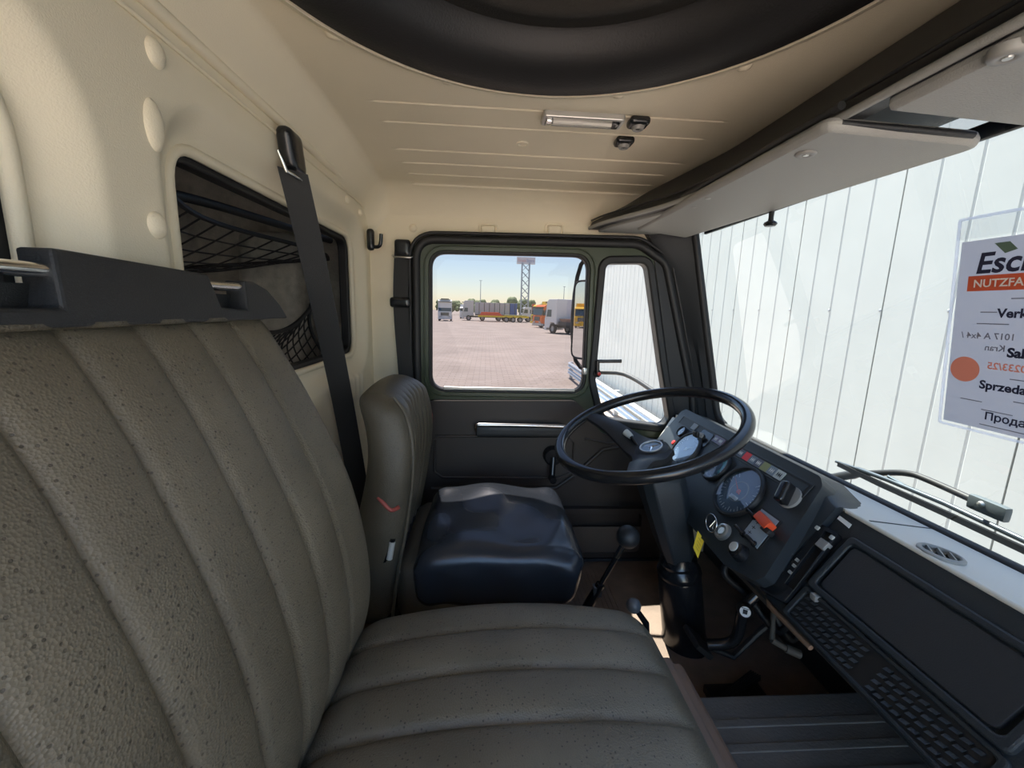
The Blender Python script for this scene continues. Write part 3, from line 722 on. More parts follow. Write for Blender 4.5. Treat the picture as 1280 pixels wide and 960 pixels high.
# ================================================================== SEAT BELTS, COAT HOOK
def belt(name, label, path, width, across, guide):
    t = thing(name, label, 'seat belt', path[-1])
    n_ = V(across)
    pts = curve(path, 8); mb = MB(); hw = width / 2; vs = []; fs = []
    for i, p in enumerate(pts):
        tg = (pts[min(i + 1, len(pts) - 1)] - pts[max(i - 1, 0)]).normalized(); nn = n_.cross(tg).normalized() * .0014
        for a, b in ((-1, -1), (1, -1), (1, 1), (-1, 1)): vs.append(p + n_ * hw * a + nn * b)
    for i in range(len(pts) - 1):
        for j in range(4): fs.append((i * 4 + j, i * 4 + (j + 1) % 4, (i + 1) * 4 + (j + 1) % 4, (i + 1) * 4 + j))
    fs += [(0, 1, 2, 3), tuple(4 * (len(pts) - 1) + j for j in range(4))]
    mb.add(vs, fs); mb.build('strap', strapm, t)
    return t
a0 = at(366, 213, x=-.372); a1 = at(395, 340, x=-.365); a2 = at(432, 520, x=-.36); a3 = at(462, 690, x=-.345)
b2 = belt('seat_belt', 'black seat belt hanging across the rear window from the wall bead', [a0, a1, a2, a3], .052, (.86, .50, -.10), None)
g = at(364, 200, x=-.385)
mb = MB(); mb.rbox((-.382, g.y, g.z + .012), (.016, .030, .038), .014, (6, 8, 10), lambda p: V((p.x, p.y + .25 * (g.z - p.z), p.z))); mb.build('guide', blackg, b2, smooth=50)
mb = MB(); q = at(366, 213, x=-.368); mb.tube([(q.x - .006, q.y - .042, q.z + .020), (q.x + .004, q.y - .036, q.z - .012), (q.x + .008, q.y + .036, q.z - .010), (q.x + .002, q.y + .042, q.z - .024)], .0032, 8); mb.build('chrome_loop', chrome, b2, smooth=50)
c0 = at(503, 306, y=1.470); c1 = at(501, 380, y=1.462); c2 = at(508, 480, y=1.455); c3 = at(512, 560, y=1.44)
b1 = belt('seat_belt', 'black seat belt on the cream post behind the driver door', [c0, c1, c2, c3], .050, (1, 0, 0), None)
mb = MB(); mb.rbox((c0.x, 1.474, c0.z - .01), (.027, .012, .028), .011, (8, 5, 8)); mb.build('guide', blackg, b1, smooth=50)
q = at(503, 321, y=1.46); mb = MB(); mb.tube([(q.x - .036, 1.475, q.z + .006), (q.x - .028, 1.458, q.z - .002), (q.x + .028, 1.458, q.z - .002), (q.x + .036, 1.475, q.z + .006)], .003, 8); mb.build('chrome_loop', chrome, b1, smooth=50)
q = at(500, 378, y=1.452); mb = MB(); mb.rbox((q.x, 1.455, q.z), (.034, .011, .017), .009, (10, 5, 6)); mb.build('slide_stop', blackg, b1, smooth=50)
p = at(472, 300, y=1.44); mb = MB(); mb.rbox((p.x - .022, p.y, p.z), (.012, .012, .034), .010, (5, 5, 8)); mb.tube(curve([(p.x - .015, p.y, p.z - .022), (p.x + .008, p.y - .006, p.z - .018), (p.x + .014, p.y - .008, p.z + .018)], 5), .006, 8); tag(mb.build('coat_hook', blackg, smooth=50), 'small black coat hook in the corner of the rear wall', 'hook')

# ================================================================== DASHBOARD
db = thing('dashboard', 'long dark dashboard with grey top under the windscreen', 'dashboard', (.75, .45, -.85))
RO = -.03                                                   # the passenger section lies a little behind the instrument face
pt = face(0, 0, RO)
def dsec(y):
    a = face(y, 0.0, RO); b = face(y, .232, RO)
    return a, b
mb = MB()
prof = [(pt.x + .012, -.3485 + .0), (.852, -.384), (.852, -.41), (pt.x + .01, -.40)]
vc = at(1172, 691, z=-.366) + V((.006, 0, 0)); zt = lambda x: -.366 - .018 * (x - .708) / .142
mb.plate([(.708, -.45), (.850, -.45), (.850, 1.46), (.708, 1.46)], [[(vc.x + 0.0225 * math.cos(q * math.pi / 18), vc.y + .0225 * math.sin(q * math.pi / 18)) for q in range(36)]], lambda x, y: (x, y, zt(x)), (0, 0, -.012)); mb.build('top_panel', dashtop, db)
a = face(0, .034, RO); b = face(0, .258, RO)
mb = MB(); mb.prism([(a.x + .014, -.45, a.z + .008), (a.x + .004, -.45, a.z + .006), (a.x, -.45, a.z - .002), (b.x, -.45, b.z), (b.x + .02, -.45, b.z - .02), (.70, -.45, -.66), (.88, -.45, -.80), (.88, -.45, -.42), (.72, -.45, -.39)], (0, 1.172, 0)); mb.build('front_panel', dashm, db, smooth=25, bevel=.004)
mb = MB(); mb.tube([(a.x + .006, -.45, a.z + .006), (a.x + .006, .715, a.z + .006)], .0045, 8); mb.build('edge_bead', dashtop, db, smooth=50)
mb = MB(); mb.prism([(b.x + .015, .722, b.z - .02), (.62, .722, -.60), (.72, .722, -.66), (.88, .722, -.66), (.88, .722, -.40), (.72, .722, -.38)], (0, .74, 0)); mb.build('under_panel', dashm, db)
mb = MB(); mb.tube([(b.x + .006, .60, b.z - .012), (b.x + .004, .705, b.z - .012), (b.x + .02, .73, b.z - .012), (b.x + .03, .76, b.z - .03)], .005, 8); mb.build('brown_edging', sillm, db, smooth=50)
mb = MB(); mb.box(.718, .847, .6705, .6725, -.395, -.353, None) if False else mb.prism([(.716, .671, -.3660), (.848, .671, -.3830), (.848, .671, -.386), (.716, .671, -.369)], (0, .003, 0)); mb.build('joint_line', rubber, db)
# round vent in the top
vc = at(1172, 691, z=-.366) + V((.006, 0, 0)); zv = zt(vc.x) + .0025
vax = V((.126, 0, .992))
rv = thing('round_vent', 'round black air vent with fins in the grey dash top', 'vent', (vc.x, vc.y, zv))
mb = MB(); mb.lathe([(.0225, .001), (.024, .003), (.027, .003), (.0295, .001), (.0295, -.004), (.0225, -.004)], (vc.x, vc.y, zv), vax, 36, closed=True); mb.build('ring', greyp, rv, smooth=40)
mb = MB(); mb.lathe([(0, -.013), (.0232, -.013), (.0232, -.003)], (vc.x, vc.y, zv), vax, 36); mb.build('well', rubber, rv)
for k in (-1.6, 0, 1.6):
    mb = MB(); hw = math.sqrt(.0225 ** 2 - (k * .0085) ** 2); mb.box(-.0012, .0012, -hw, hw, -.005, .0015, Matrix.Rotation(math.radians(12), 3, 'Y') @ Matrix.Rotation(-.707, 3, 'Z'), (vc.x + k * .0085 * math.cos(-.707), vc.y + k * .0085 * math.sin(-.707), zv + .001 - k * .0085 * math.cos(-.707) * .126)); mb.build('fin', greyp, rv)
# storage lid and grille in the passenger section
mb = MB(); mb.plate(rrect(.36, .668, .062, .184, .012), [rrect(.372, .656, .074, .172, .010)], FACE(RO + .010), FN * -.014); mb.build('lid_frame', dashm, db, bevel=.003)
mb = MB(); mb.plate(rpoly([(.378, .078), (.650, .078), (.647, .169), (.381, .169)], .010, 5), [], FACE(RO + .008), FN * -.010); mb.build('storage_lid', trimm, db, bevel=.002)
mb = MB(); mb.plate(rrect(.355, .668, .186, .254, .008), [rrect(.364, .658, .193, .247, .006)], FACE(RO + .006), FN * -.010); mb.build('grille_frame', dashm, db, bevel=.002)
mb = MB(); mb.plate(rrect(.362, .66, .191, .249, .004), [], FACE(RO + .0008), FN * -.004); gr = mb.build('grille_well', rubber, db)
for r_ in range(4):
    for k in range(22):
        y = .374 + k * .0128
        if k in (10, 11): continue
        mb = MB(); s0 = .198 + r_ * .0125
        mb.prism([face(y, s0, RO + .0012), face(y + .0095, s0 + .002, RO + .0012), face(y + .0095, s0 + .0075, RO + .005), face(y, s0 + .0055, RO + .005)], FN * .0016)
        mb.build('louvre', dashm, gr)
y, s_ = onface(1021, 748, RO); mb = MB(); mb.rbox(face(y, s_, RO + .004), (.006, .007, .006), .002, (3, 3, 3)); mb.build('lid_catch', greyp, db)
y, s_ = onface(1055, 654, RO); mb = MB(); mb.plate([(y + .014, s_ - .008), (y - .016, s_ - .005), (y - .017, s_ + .004), (y - .004, s_ + .002), (y + .013, s_ + .000)], [], FACE(RO + .003), FN * .001); mb.build('tape_scrap', white, db)
# heater controls
hp = thing('heater_control', 'black heater control panel with two slider slots beside the instruments', 'control panel', face(.70, .22, RO))
hq = [onface(*q, RO) for q in ((1014, 650), (1054, 671), (985, 757), (953, 740))]
hpoly = rpoly(hq, .008, 4)
s1 = [onface(*q, RO) for q in ((1018, 656), (1029, 662), (984, 719), (973, 712))]
s2 = [onface(*q, RO) for q in ((1036, 667), (1047, 673), (997, 741), (986, 733))]
mb = MB(); mb.plate(hpoly, [s1, s2], FACE(RO + .012), FN * -.016); mb.build('bezel', blackg, hp, bevel=.002)
mb = MB(); mb.plate(offs(hq, -.004), [], FACE(RO + .004), FN * -.004); mb.build('slot_floor', rubber, hp)
for px, py, m_, nm_ in ((1029, 681, greyp, 'slider'), (984, 694, black, 'slider'), (1040, 672, lightg, 'marker'), (1022, 660, lightg, 'marker')):
    y, s_ = onface(px, py, RO + .012); k = 1 if nm_ == 'slider' else .45
    mb = MB(); R = Matrix((V((0, 1, 0)), FD, FN)).transposed(); mb.box(-.010 * k, .010 * k, -.009 * k, .009 * k, -.008, .005 * k, R, face(y, s_, RO + .012)); mb.build(nm_, m_, hp, bevel=.0015)
for px, py in ((997, 700), (993, 707), (988, 715)):
    y, s_ = onface(px, py, RO + .012); mb = MB()
    for q in (-1, 0, 1): mb.prism([face(y - .004, s_ + q * .0022, RO + .0125), face(y + .004, s_ + q * .0022, RO + .0125), face(y + .004, s_ + q * .0022 + .001, RO + .0125), face(y - .004, s_ + q * .0022 + .001, RO + .0125)], FN * .0006)
    mb.build('symbol', white, hp)

# ---- instrument binnacle
ip = thing('instrument_panel', 'dark instrument panel with round dials behind the steering wheel', 'instrument panel', face(1.05, .25))
outl = [(1.375, .012), (1.36, -.004), (.772, -.004), (.752, .012), (.708, .225), (.718, .245), (.80, .268), (.98, .262), (1.06, .235), (1.375, .215)]
OUT = rpoly(outl, [.01, .012, .018, .02, .015, .012, .02, .04, .04, .01], 4)
mb = MB(); mb.plate(OUT, [], FACE(.010), FN * -.05); mb.build('face_plate', dashm, ip, smooth=30, bevel=.006)
hood = [face(1.37, .0, 0), face(1.37, .0, -.02), V((.80, 1.37, -.36)), V((.80, 1.37, -.45)), V((.62, 1.37, -.52))]
mb = MB(); hs = []
for y in (1.37, 1.1, .80, .752, .735, .722):
    t = sstep(.80, .72, y); hs.append([face(y, .004 + .03 * t, .004 - .02 * t), face(y, -.004 + .03 * t, -.012 - .01 * t), V((.775 - .03 * t, y, -.352 - .02 * t)), V((.80 - .02 * t, y, -.375 - .01 * t)), V((.80, y, -.46)), V((.60, y, -.60)), face(y, .24, -.02)])
n = 7; vs = [p for s_ in hs for p in s_]; fs = [(i * n + j, i * n + (j + 1) % n, (i + 1) * n + (j + 1) % n, (i + 1) * n + j) for i in range(len(hs) - 1) for j in range(n)]
fs += [tuple(range(n)), tuple((len(hs) - 1) * n + j for j in range(n))]
mb.add(vs, fs); mb.build('hood', dashm, ip, smooth=50)
IO = .010
def gauge(px, py, R, nm='gauge', parts=True, needle=.8, extra=None):
    y, s_ = onface(px, py, IO); o = face(y, s_, IO)
    mb = MB(); mb.lathe([(R, -.002), (R, .006), (R * .96, .0105), (R * .90, .0105), (R * .865, .004), (R * .865, -.002)], o, FN, 48, closed=True); g = mb.build(nm, rubber, ip, smooth=40)
    mb = MB(); mb.lathe([(0, .0016), (R * .875, .0016)], o, FN, 48); mb.build('dial', dialm, g)
    tick = MB()
    for k in range(28):
        q = math.radians(-225 + k * 10); r0 = R * (.70 if k % 3 else .62); r1 = R * .78
        u = V((0, math.cos(q), 0)) * -1 + FD * -math.sin(q) * 1; vv = FN.cross(u)
        tick.prism([o + u * r0 + vv * .0006 + FN * .002, o + u * r1 + vv * .0006 + FN * .002, o + u * r1 - vv * .0006 + FN * .002, o + u * r0 - vv * .0006 + FN * .002], FN * .0004)
    tick.build('tick_marks', white, g)
    u = V((0, -math.cos(needle), 0)) - FD * math.sin(needle); vv = FN.cross(u)
    mb = MB(); mb.prism([o - u * R * .15 + vv * .0015 + FN * .003, o + u * R * .68 + FN * .003, o - u * R * .15 - vv * .0015 + FN * .003], FN * .001); mb.lathe([(0, .005), (R * .08, .004), (R * .09, .002)], o, FN, 16); mb.build('needle', orange_red if R > .06 else white, g)
    if extra: extra(g, o, R)
    mb = MB(); mb.lathe([(0, .0085), (R * .5, .0085), (R * .88, .0075)], o, FN, 48); mb.build('cover_glass', glassd, g, smooth=60)
    return g
def inner_ring(g, o, R):
    mb = MB(); mb.lathe([(R * .40, .0018), (R * .40, .0028), (R * .36, .0028), (R * .36, .0018)], o, FN, 40, closed=True); mb.build('ring_mark', greyp, g)
    mb = MB(); q = V((0, -1, 0)); mb.box(-.014, .014, -.005, .005, .0018, .0028, Matrix((V((0, -1, 0)), -FD, FN)).transposed(), o - FD * -.018); mb.build('counter_window', white, g)
def teal_mark(g, o, R):
    mb = MB(); lp_ = [(R * r_ * math.cos(math.radians(t)), R * r_ * math.sin(math.radians(t))) for r_, rng in ((.84, range(-30, 61, 6)), (.45, range(60, -31, -6))) for t in rng]
    mb.prism([o + V((0, -a_, 0)) - FD * b_ + FN * .0018 for a_, b_ in lp_], FN * .0006); mb.build('green_zone', teal, g)
gauge(924, 615, .0700, needle=2.6, extra=inner_ring)
gauge(896, 582.5, .0470, needle=1.9, extra=teal_mark)
gauge(858, 562, .0600, needle=.6)
gauge(853.5, 540.5, .0190, needle=.8)
gauge(824, 569.5, .0300, needle=1.2)
def facelump(px, py, r, h_, m_, nm, n_=20, par=None, prof=None):
    y, s_ = onface(px, py, IO); o = face(y, s_, IO)
    mb = MB(); mb.lathe(prof or [(0, h_), (r * .75, h_), (r * .95, h_ * .85), (r, 0), (r, -.003)], o, FN, n_); return mb.build(nm, m_, par or ip, smooth=40), o
facelump(842.5, 553.5, .008, .005, red, 'pilot_lamp')
facelump(834.5, 565, .007, .004, rubber, 'pilot_lamp')
# switch with its plate at the far dial
y, s_ = onface(880, 548, IO); mb = MB(); mb.plate(rrect(y - .032, y + .030, s_ - .024, s_ + .024, .010), [], FACE(IO + .001), FN * .002); mb.build('switch_plate', blackg, ip, bevel=.001)
k_, o = facelump(877, 546, .011, .012, greyp, 'rotary_switch'); mb = MB(); mb.rbox(o + FN * .020 + FD * .004, (.006, .012, .010), .004, (5, 5, 5)); mb.build('wing', rubber, k_, smooth=50)
# row of warning lamps in their recess
yA, sA = onface(878, 530, IO); yB, sB = onface(1024, 603, IO)
ws_ = .0125
mb = MB(); mb.plate([(1.335, .022), (.770, .022), (.770, .050), (1.335, .050)], [], FACE(IO + .0004), FN * .0008); mb.build('lamp_strip', rubber, ip)
mb = MB(); mb.ring(rrect(.770, 1.335, .022, .050, .002), rrect(.766, 1.339, .018, .054, .003), FACE(IO + .0002), FN * .0022); mb.build('strip_frame', dashm, ip, bevel=.0006)
mb = MB(); mb.plate([(.842, .026), (.775, .026), (.775, .047), (.842, .047)], [], FACE(IO + .001), FN * .001); mb.build('blank_cover', dashm, ip)
lamp_cols = [((873, 529), greyp), ((901.5, 543.5), mat('lamp_violet', (.10, .07, .12), .3)), ((907.5, 546.5), mat('lamp_mauve', (.12, .08, .12), .3)), ((926, 557), mat('lamp_blue', (.10, .17, .24), .3)), ((933, 561), mat('lamp_slate', (.09, .11, .14), .3)),
             ((941, 565), mat('lamp_red', (.85, .05, .05), .3)), ((948.5, 569), mat('lamp_grey', (.16, .20, .24), .3)), ((956, 573), mat('lamp_dusk', (.12, .12, .15), .3)), ((964, 577.5), mat('lamp_olive', (.30, .31, .12), .3)), ((973, 582), mat('lamp_pale', (.22, .27, .31), .3)), ((982, 587.5), mat('lamp_white', (.60, .63, .58), .3))]
for (px, py), m_ in lamp_cols:
    y, s_ = onface(px, py, IO); s_ = .0360
    mb = MB(); mb.plate(rrect(y - .0125, y + .0125, s_ - .011, s_ + .011, .002), [], FACE(IO + .001), FN * .003); wl_ = mb.build('warning_lamp', m_, ip, bevel=.0008)
    mk = MB(); R = Matrix((V((0, -1, 0)), -FD, FN)).transposed(); c_ = face(y, s_, IO + .0042)
    if m_.name not in ('lamp_red', 'lamp_olive', 'grey_plastic'):
        mk.box(-.006, .006, -.0008, .0008, 0, .0005, R, c_); mk.box(-.0008, .0008, -.005, .005, 0, .0005, R, c_); mk.box(-.006, -.0046, -.005, .005, 0, .0005, R, c_); mk.box(.0046, .006, -.005, .005, 0, .0005, R, c_)
        mk.build('symbol', rubber if m_.name == 'lamp_white' else white, wl_)
# rotary light switch
k_, o = facelump(988, 622, .026, .006, greyp, 'light_switch', 28)
RF = Matrix((V((0, -1, 0)), -FD, FN)).transposed()
mb = MB(); mb.rbox((0, 0, 0), (.010, .024, .014), .005, (6, 8, 6)); mb.v = [Matrix.Rotation(.35, 3, FN) @ (RF @ v) + o + FN * .018 for v in mb.v]; mb.build('grip', blackg, k_, smooth=50)
# switch plate with red hazard switch and toggles
pq = [onface(*q, IO) for q in ((953.5, 637), (975, 652.5), (947.5, 687), (929.5, 667))]
mb = MB(); mb.plate(rpoly(offs(pq, .004), .004, 3), [], FACE(IO), FN * .0025); mb.build('plate_surround', rubber, ip)
mb = MB(); mb.plate(pq, [], FACE(IO + .001), FN * .0025); mb.build('label_plate', mat('plate_pale', (.30, .36, .42), .35), ip)
for k in range(5):
    y = pq[0][0] * (1 - k / 5) + pq[3][0] * k / 5 - .016; s_ = pq[0][1] * (1 - k / 5) + pq[3][1] * k / 5 + .016
    mb = MB(); mb.box(-.006, .006, -.0007, .0007, 0, .0004, RF, face(y, s_, IO + .0036)); mb.box(-.0007, .0007, -.004, .004, 0, .0004, RF, face(y, s_, IO + .0036)); mb.build('symbol', rubber, ip)
y, s_ = onface(957, 653, IO + .01); o = face(y, s_, IO)
mb = MB(); mb.rbox((0, 0, 0), (.022, .0105, .011), .003, (6, 4, 4)); mb.v = [Matrix.Rotation(-.15, 3, FN) @ (RF @ v) + o + FN * .013 for v in mb.v]; hz = mb.build('hazard_switch', orange_red, ip, smooth=40)
mb = MB(); mb.rbox((.020, -.012, .012), (.012, .006, .009), .003, (4, 4, 4)); mb.v = [RF @ v + o for v in mb.v]; mb.build('switch_seat', rubber, ip, smooth=40)
for px, py in ((945, 648), (930, 668), (944, 681)):
    y, s_ = onface(px, py, IO); o = face(y, s_, IO)
    mb = MB(); mb.lathe([(0, .008), (.006, .007), (.0075, 0)], o, FN, 16); mb.tube([o + FN * .004, o + FN * .012 + V((0, .008, .003)), o + FN * .014 + V((0, .017, .003))], [.0040, .0042, .0045], 10); mb.build('toggle_switch', blackg, ip, smooth=40)
facelump(926.5, 692, .020, .020, blackg, 'round_knob', 28, prof=[(0, .021), (.013, .021), (.016, .019), (.020, 0), (.020, -.003)])
facelump(925.5, 689.5, .011, .0225, lightg, 'knob_cap', 24, prof=[(0, .0235), (.010, .023), (.0115, .020)])
# ignition lock, key ring, tag
k_, o = facelump(904.5, 665.5, .019, .010, silver, 'ignition_lock', 28, prof=[(0, .010), (.009, .010), (.010, .006), (.014, .006), (.015, .010), (.019, .008), (.021, 0), (.021, -.003)])
ky = thing('ignition_key', 'ignition key on a wire ring with a yellow paper tag', 'key', o + FN * .01)
mb = MB(); mb.box(-.0012, .0012, -.010, .010, 0, .030, RF, o + FN * .008); mb.build('key', chrome, ky, bevel=.0006)
rc = o + FN * .030 + V((0, .014, -.002)); mb = MB(); mb.tube([rc + V((.010 * math.sin(q) * .3, .022 * math.cos(q), .020 * math.sin(q))) for q in [k * math.pi / 16 for k in range(32)]], .0014, 8, closed=True); mb.build('ring', chrome, ky, smooth=60)
tc = [at(*q, y=.905) for q in ((872.5, 663.5), (880.5, 675), (872.5, 698), (866.5, 684.5))]
mb = MB(); mb.prism([t + V((0, 0, 0)) for t in tc], (.0, .0016, .0)); tg_ = mb.build('tag', yellow, ky)
mb = MB()
for k in range(4):
    a_ = tc[0].lerp(tc[3], .25 + .17 * k).lerp(tc[1].lerp(tc[2], .25 + .17 * k), .25); b_ = tc[0].lerp(tc[3], .25 + .17 * k).lerp(tc[1].lerp(tc[2], .25 + .17 * k), .75)
    mb.tube([a_ + V((0, -.0005, 0)), b_ + V((0, -.0005, 0))], .0006, 5)
mb.build('writing', mat('tag_ink', (.35, .25, .03), .6), tg_)
# grey corner panel with a small vent between binnacle and door
cp = thing('corner_vent_panel', 'pale grey corner panel with a small round vent beside the door', 'vent panel', (.66, 1.42, -.50))
cq = [at(*q, y=1.42) for q in ((846, 524), (857, 527), (831, 561), (815, 561))]
cz = lambda q, yy: (q.x, yy, q.z)
mb = MB(); cpl = [at(*q, y=1.415) for q in ((845, 523.5), (856, 526), (858, 531), (836, 572), (812, 572))]
mb.prism(cpl, (0, .03, 0)); mb.build('panel', lightg, cp, bevel=.003)
o = at(839, 538.5, y=1.413); mb = MB(); mb.lathe([(.014, 0), (.014, .003), (.020, .003), (.022, 0), (.022, -.004), (.014, -.004)], o, (0, -1, 0), 28, closed=True); mb.build('vent_ring', greyp, cp, smooth=40)
mb = MB(); mb.lathe([(0, .0015), (.0185, .0015)], o, (0, -1, 0), 28); mb.build('vent_well', rubber, cp)
mb = MB(); mb.box(-.017, .017, -.004, 0, -.0015, .0015, Matrix.Rotation(-.5, 3, 'Y'), o); mb.box(-.0015, .0015, -.004, 0, -.017, .017, Matrix.Rotation(-.5, 3, 'Y'), o); mb.build('vent_fin', silver, cp)
hq_ = [at(*q, y=1.4135) for q in ((827.5, 547), (834, 552), (829, 562), (820.5, 560))]
mb = MB(); mb.prism(hq_, (0, .004, 0)); mb.build('blank_slot', rubber, cp)

# ================================================================== STEERING WHEEL AND COLUMN
SWC = V((.428, 1.037, -.298)); SN = V((-.349, -.082, 1)).normalized()
A_ = V((1, 0, 0)); A_ = (A_ - SN * A_.dot(SN)).normalized(); B_ = SN.cross(A_)
st = thing('steering_wheel', 'large thin black steering wheel with a star badge in its hub', 'steering wheel', SWC - SN * .12)
RR = .2355
mb = MB(); N = 96
pts = [SWC + (A_ * math.cos(2 * math.pi * k / N) + B_ * math.sin(2 * math.pi * k / N)) * RR for k in range(N)]
mb.sweep2(pts, [.0155 + .0012 * (k % 2) * (1 if 30 < k < 66 else 0) * 0 for k in range(N)], 14, closed=True); mb.build('rim', blackg, st, smooth=60)
dr = ray(742, 520); pr = dr * (SWC.dot(SN) / dr.dot(SN)); sd = (pr - SWC).normalized(); hubc = SWC - SN * .072
sdA = sd; sdB = (A_ * sd.dot(A_) - B_ * sd.dot(B_)).normalized()
for sd in (sdA, sdB):
    sg = 1
    e = SWC + sd * sg * (RR - .004); wdir = SN.cross(sd).normalized(); mb = MB()
    path = [hubc + sd * sg * .01, hubc + sd * sg * .06 + SN * .006, hubc.lerp(e, .62) + SN * .004, e - SN * .004]
    pth = curve(path, 6); vs = []; fs = []; m_ = 8
    for i, p_ in enumerate(pth):
        t_ = i / (len(pth) - 1); hw = .040 * (1 - t_) ** 1.2 + .017; th = .014 - .004 * t_
        for q in range(m_):
            an = 2 * math.pi * (q + .5) / m_; vs.append(p_ + wdir * hw * max(-1, min(1, 1.3 * math.cos(an))) + SN * th * max(-1, min(1, 1.3 * math.sin(an))))
    for i in range(len(pth) - 1):
        for j in range(m_): fs.append((i * m_ + j, i * m_ + (j + 1) % m_, (i + 1) * m_ + (j + 1) % m_, (i + 1) * m_ + j))
    fs += [tuple(range(m_)), tuple((len(pth) - 1) * m_ + j for j in range(m_))]
    mb.add(vs, fs); mb.build('spoke', black, st, smooth=35)
mb = MB(); mb.lathe([(0, .014), (.028, .014), (.034, .017), (.044, .012), (.050, -.004), (.046, -.03), (.036, -.05), (0, -.05)], hubc, SN, 40); hb_ = mb.build('hub', black, st, smooth=40)
mb = MB(); mb.lathe([(.026, .014), (.027, .019), (.030, .019), (.031, .014)], hubc, SN, 40, closed=True); bd = mb.build('badge', silver, hb_, smooth=40, label='silver ring badge with a three pointed star')
mb = MB(); mb.lathe([(0, .0155), (.027, .0155)], hubc, SN, 40); mb.build('badge_disc', mat('badge_blue', (.16, .24, .32), .25), hb_)
mb = MB()
for k in range(3):
    q = math.radians(90 + 120 * k) ; u = A_ * math.sin(q) + B_ * -math.cos(q) if False else (A_ * math.sin(q) + B_ * math.cos(q)); vv = SN.cross(u)
    c0_ = hubc + SN * .0158
    mb.add([c0_ + u * .026, c0_ + vv * .0042 + u * .0022, c0_ - vv * .0042 + u * .0022, c0_ + SN * .0026, c0_ - u * .003], [(0, 1, 3), (0, 3, 2), (1, 4, 3), (3, 4, 2)])
mb.build('star', chrome, hb_)
# column
stc = thing('steering_column', 'dark steering column shroud with a thick rubber boot on the floor', 'steering column', (.60, 1.045, -.95))
secs = []; ax0 = SWC - SN * .105; ax1 = V((.545, 1.03, -.672))
for t_ in (0, .12, .3, .55, .8, 1.0):
    c_ = ax0.lerp(ax1, t_); k = interp([(0, .85), (.12, 1.0), (.3, 1.0), (.8, .8), (1, .62)], t_)
    secs.append([c_ + V((-.052 * k, -.030 * k, -.01)), c_ + V((-.035 * k, -.058 * k, 0)), c_ + V((.035 * k, -.060 * k, 0)), c_ + V((.060 * k, -.035 * k, .01)), c_ + V((.060 * k, .04 * k, .01)), c_ + V((.035 * k, .06 * k, 0)), c_ + V((-.035 * k, .06 * k, 0)), c_ + V((-.052 * k, .035 * k, -.01))])
n = 8; vs = [p for s_ in secs for p in s_]; fs = [(i * n + j, i * n + (j + 1) % n, (i + 1) * n + (j + 1) % n, (i + 1) * n + j) for i in range(len(secs) - 1) for j in range(n)]
fs += [tuple(range(n)), tuple((len(secs) - 1) * n + j for j in range(n))]
mb = MB(); mb.add(vs, fs); mb.build('shroud', dashm, stc, smooth=30, bevel=.004)
mb = MB(); mb.lathe([(0, .300), (.042, .300), (.046, .285), (.050, .278), (.048, .268), (.058, .252), (.060, .243), (.056, .235), (.058, .23), (.059, .14), (.060, .03), (.063, .012), (.068, 0), (0, 0)], (.602, 1.045, -.951), (V((.548, 1.032, -.67)) - V((.602, 1.045, -.951))), 40); mb.build('boot', blackg, stc, smooth=40)
stk = [at(782, 540, y=1.12), at(789, 546, y=1.10), at(800, 562, y=1.07)]
mb = MB(); mb.tube([stk[2], stk[1]], .005, 10); sk = mb.build('stalk', blackg, stc, smooth=50)
mb = MB(); mb.tube([stk[1], stk[1].lerp(stk[0], .4), stk[0]], [.0075, .0095, .010], 12); mb.build('stalk_grip', lightg, sk, smooth=50)

# ================================================================== LEVERS, PEDAL, HANDBRAKE
gl = thing('gear_lever', 'black gear lever with a round ball knob beside the driver seat', 'lever', (.27, 1.0, -.95))
kn = at(785, 671, y=1.0); fb = at(738, 752, y=1.02)
mb = MB(); mb.ball(kn, .0305, 24, 16); mb.build('knob', black, gl, smooth=60)
ft = kn + (fb - kn) * 1.75
ft.z = max(ft.z, -.955)
mb = MB(); mb.tube([kn + (fb - kn) * .12, kn + (fb - kn) * .30], .0085, 12); mb.build('collar', chrome, gl, smooth=50)
mb = MB(); mb.tube([kn + (fb - kn) * .28, kn + (fb - kn) * .75], .0065, 10); mb.tube([kn + (fb - kn) * .72, fb, ft], [.012, .014, .014], 10); mb.build('rod', blackg, gl, smooth=50)
mb = MB(); q = kn + (fb - kn) * .82; mb.rbox(q, (.012, .011, .015), .003, (4, 4, 4)); mb.build('clamp', mat('clamp_steel', (.10, .10, .10), .35, .4), gl, smooth=30)
g2 = thing('selector_lever', 'short lever with a small grey ball knob by the bench cushion', 'lever', (.40, .86, -.95))
kn = at(792, 757, y=.86); mb = MB(); mb.ball(kn, .0175, 20, 14); mb.build('knob', mat('knob_grey', (.11, .115, .12), .4), g2, smooth=60)
mb = MB(); mb.tube([kn, V((kn.x + .035, .862, kn.z - .05)), V((kn.x + .06, .865, -.951))], [.006, .008, .011], 10); mb.build('rod', blackg, g2, smooth=50)
hbk = thing('parking_brake', 'black curved parking brake arm with a round white labelled button under the dash', 'brake lever', (.66, .93, -.95))
bt = at(931, 763, y=.83)
mb = MB(); mb.tube(curve([at(925, 700, y=.86), at(948, 735, y=.85), bt + V((.012, .02, -.01)), at(918, 800, y=.86), at(885, 806, y=.88)], 6), .013, 10); mb.build('arm', blackg, hbk, smooth=50)
bax = V((-.45, -.75, .35)).normalized()
mb = MB(); mb.lathe([(0, .014), (.011, .014), (.015, .010), (.017, 0), (.017, -.02), (0, -.02)], bt, bax, 24); bb = mb.build('button', rubber, hbk, smooth=40)
mb = MB(); mb.lathe([(0, .0146), (.0115, .0144)], bt, bax, 24); mb.build('button_disc', white, bb)
u = bax.cross(V((0, 0, 1))).normalized(); vv = u.cross(bax)
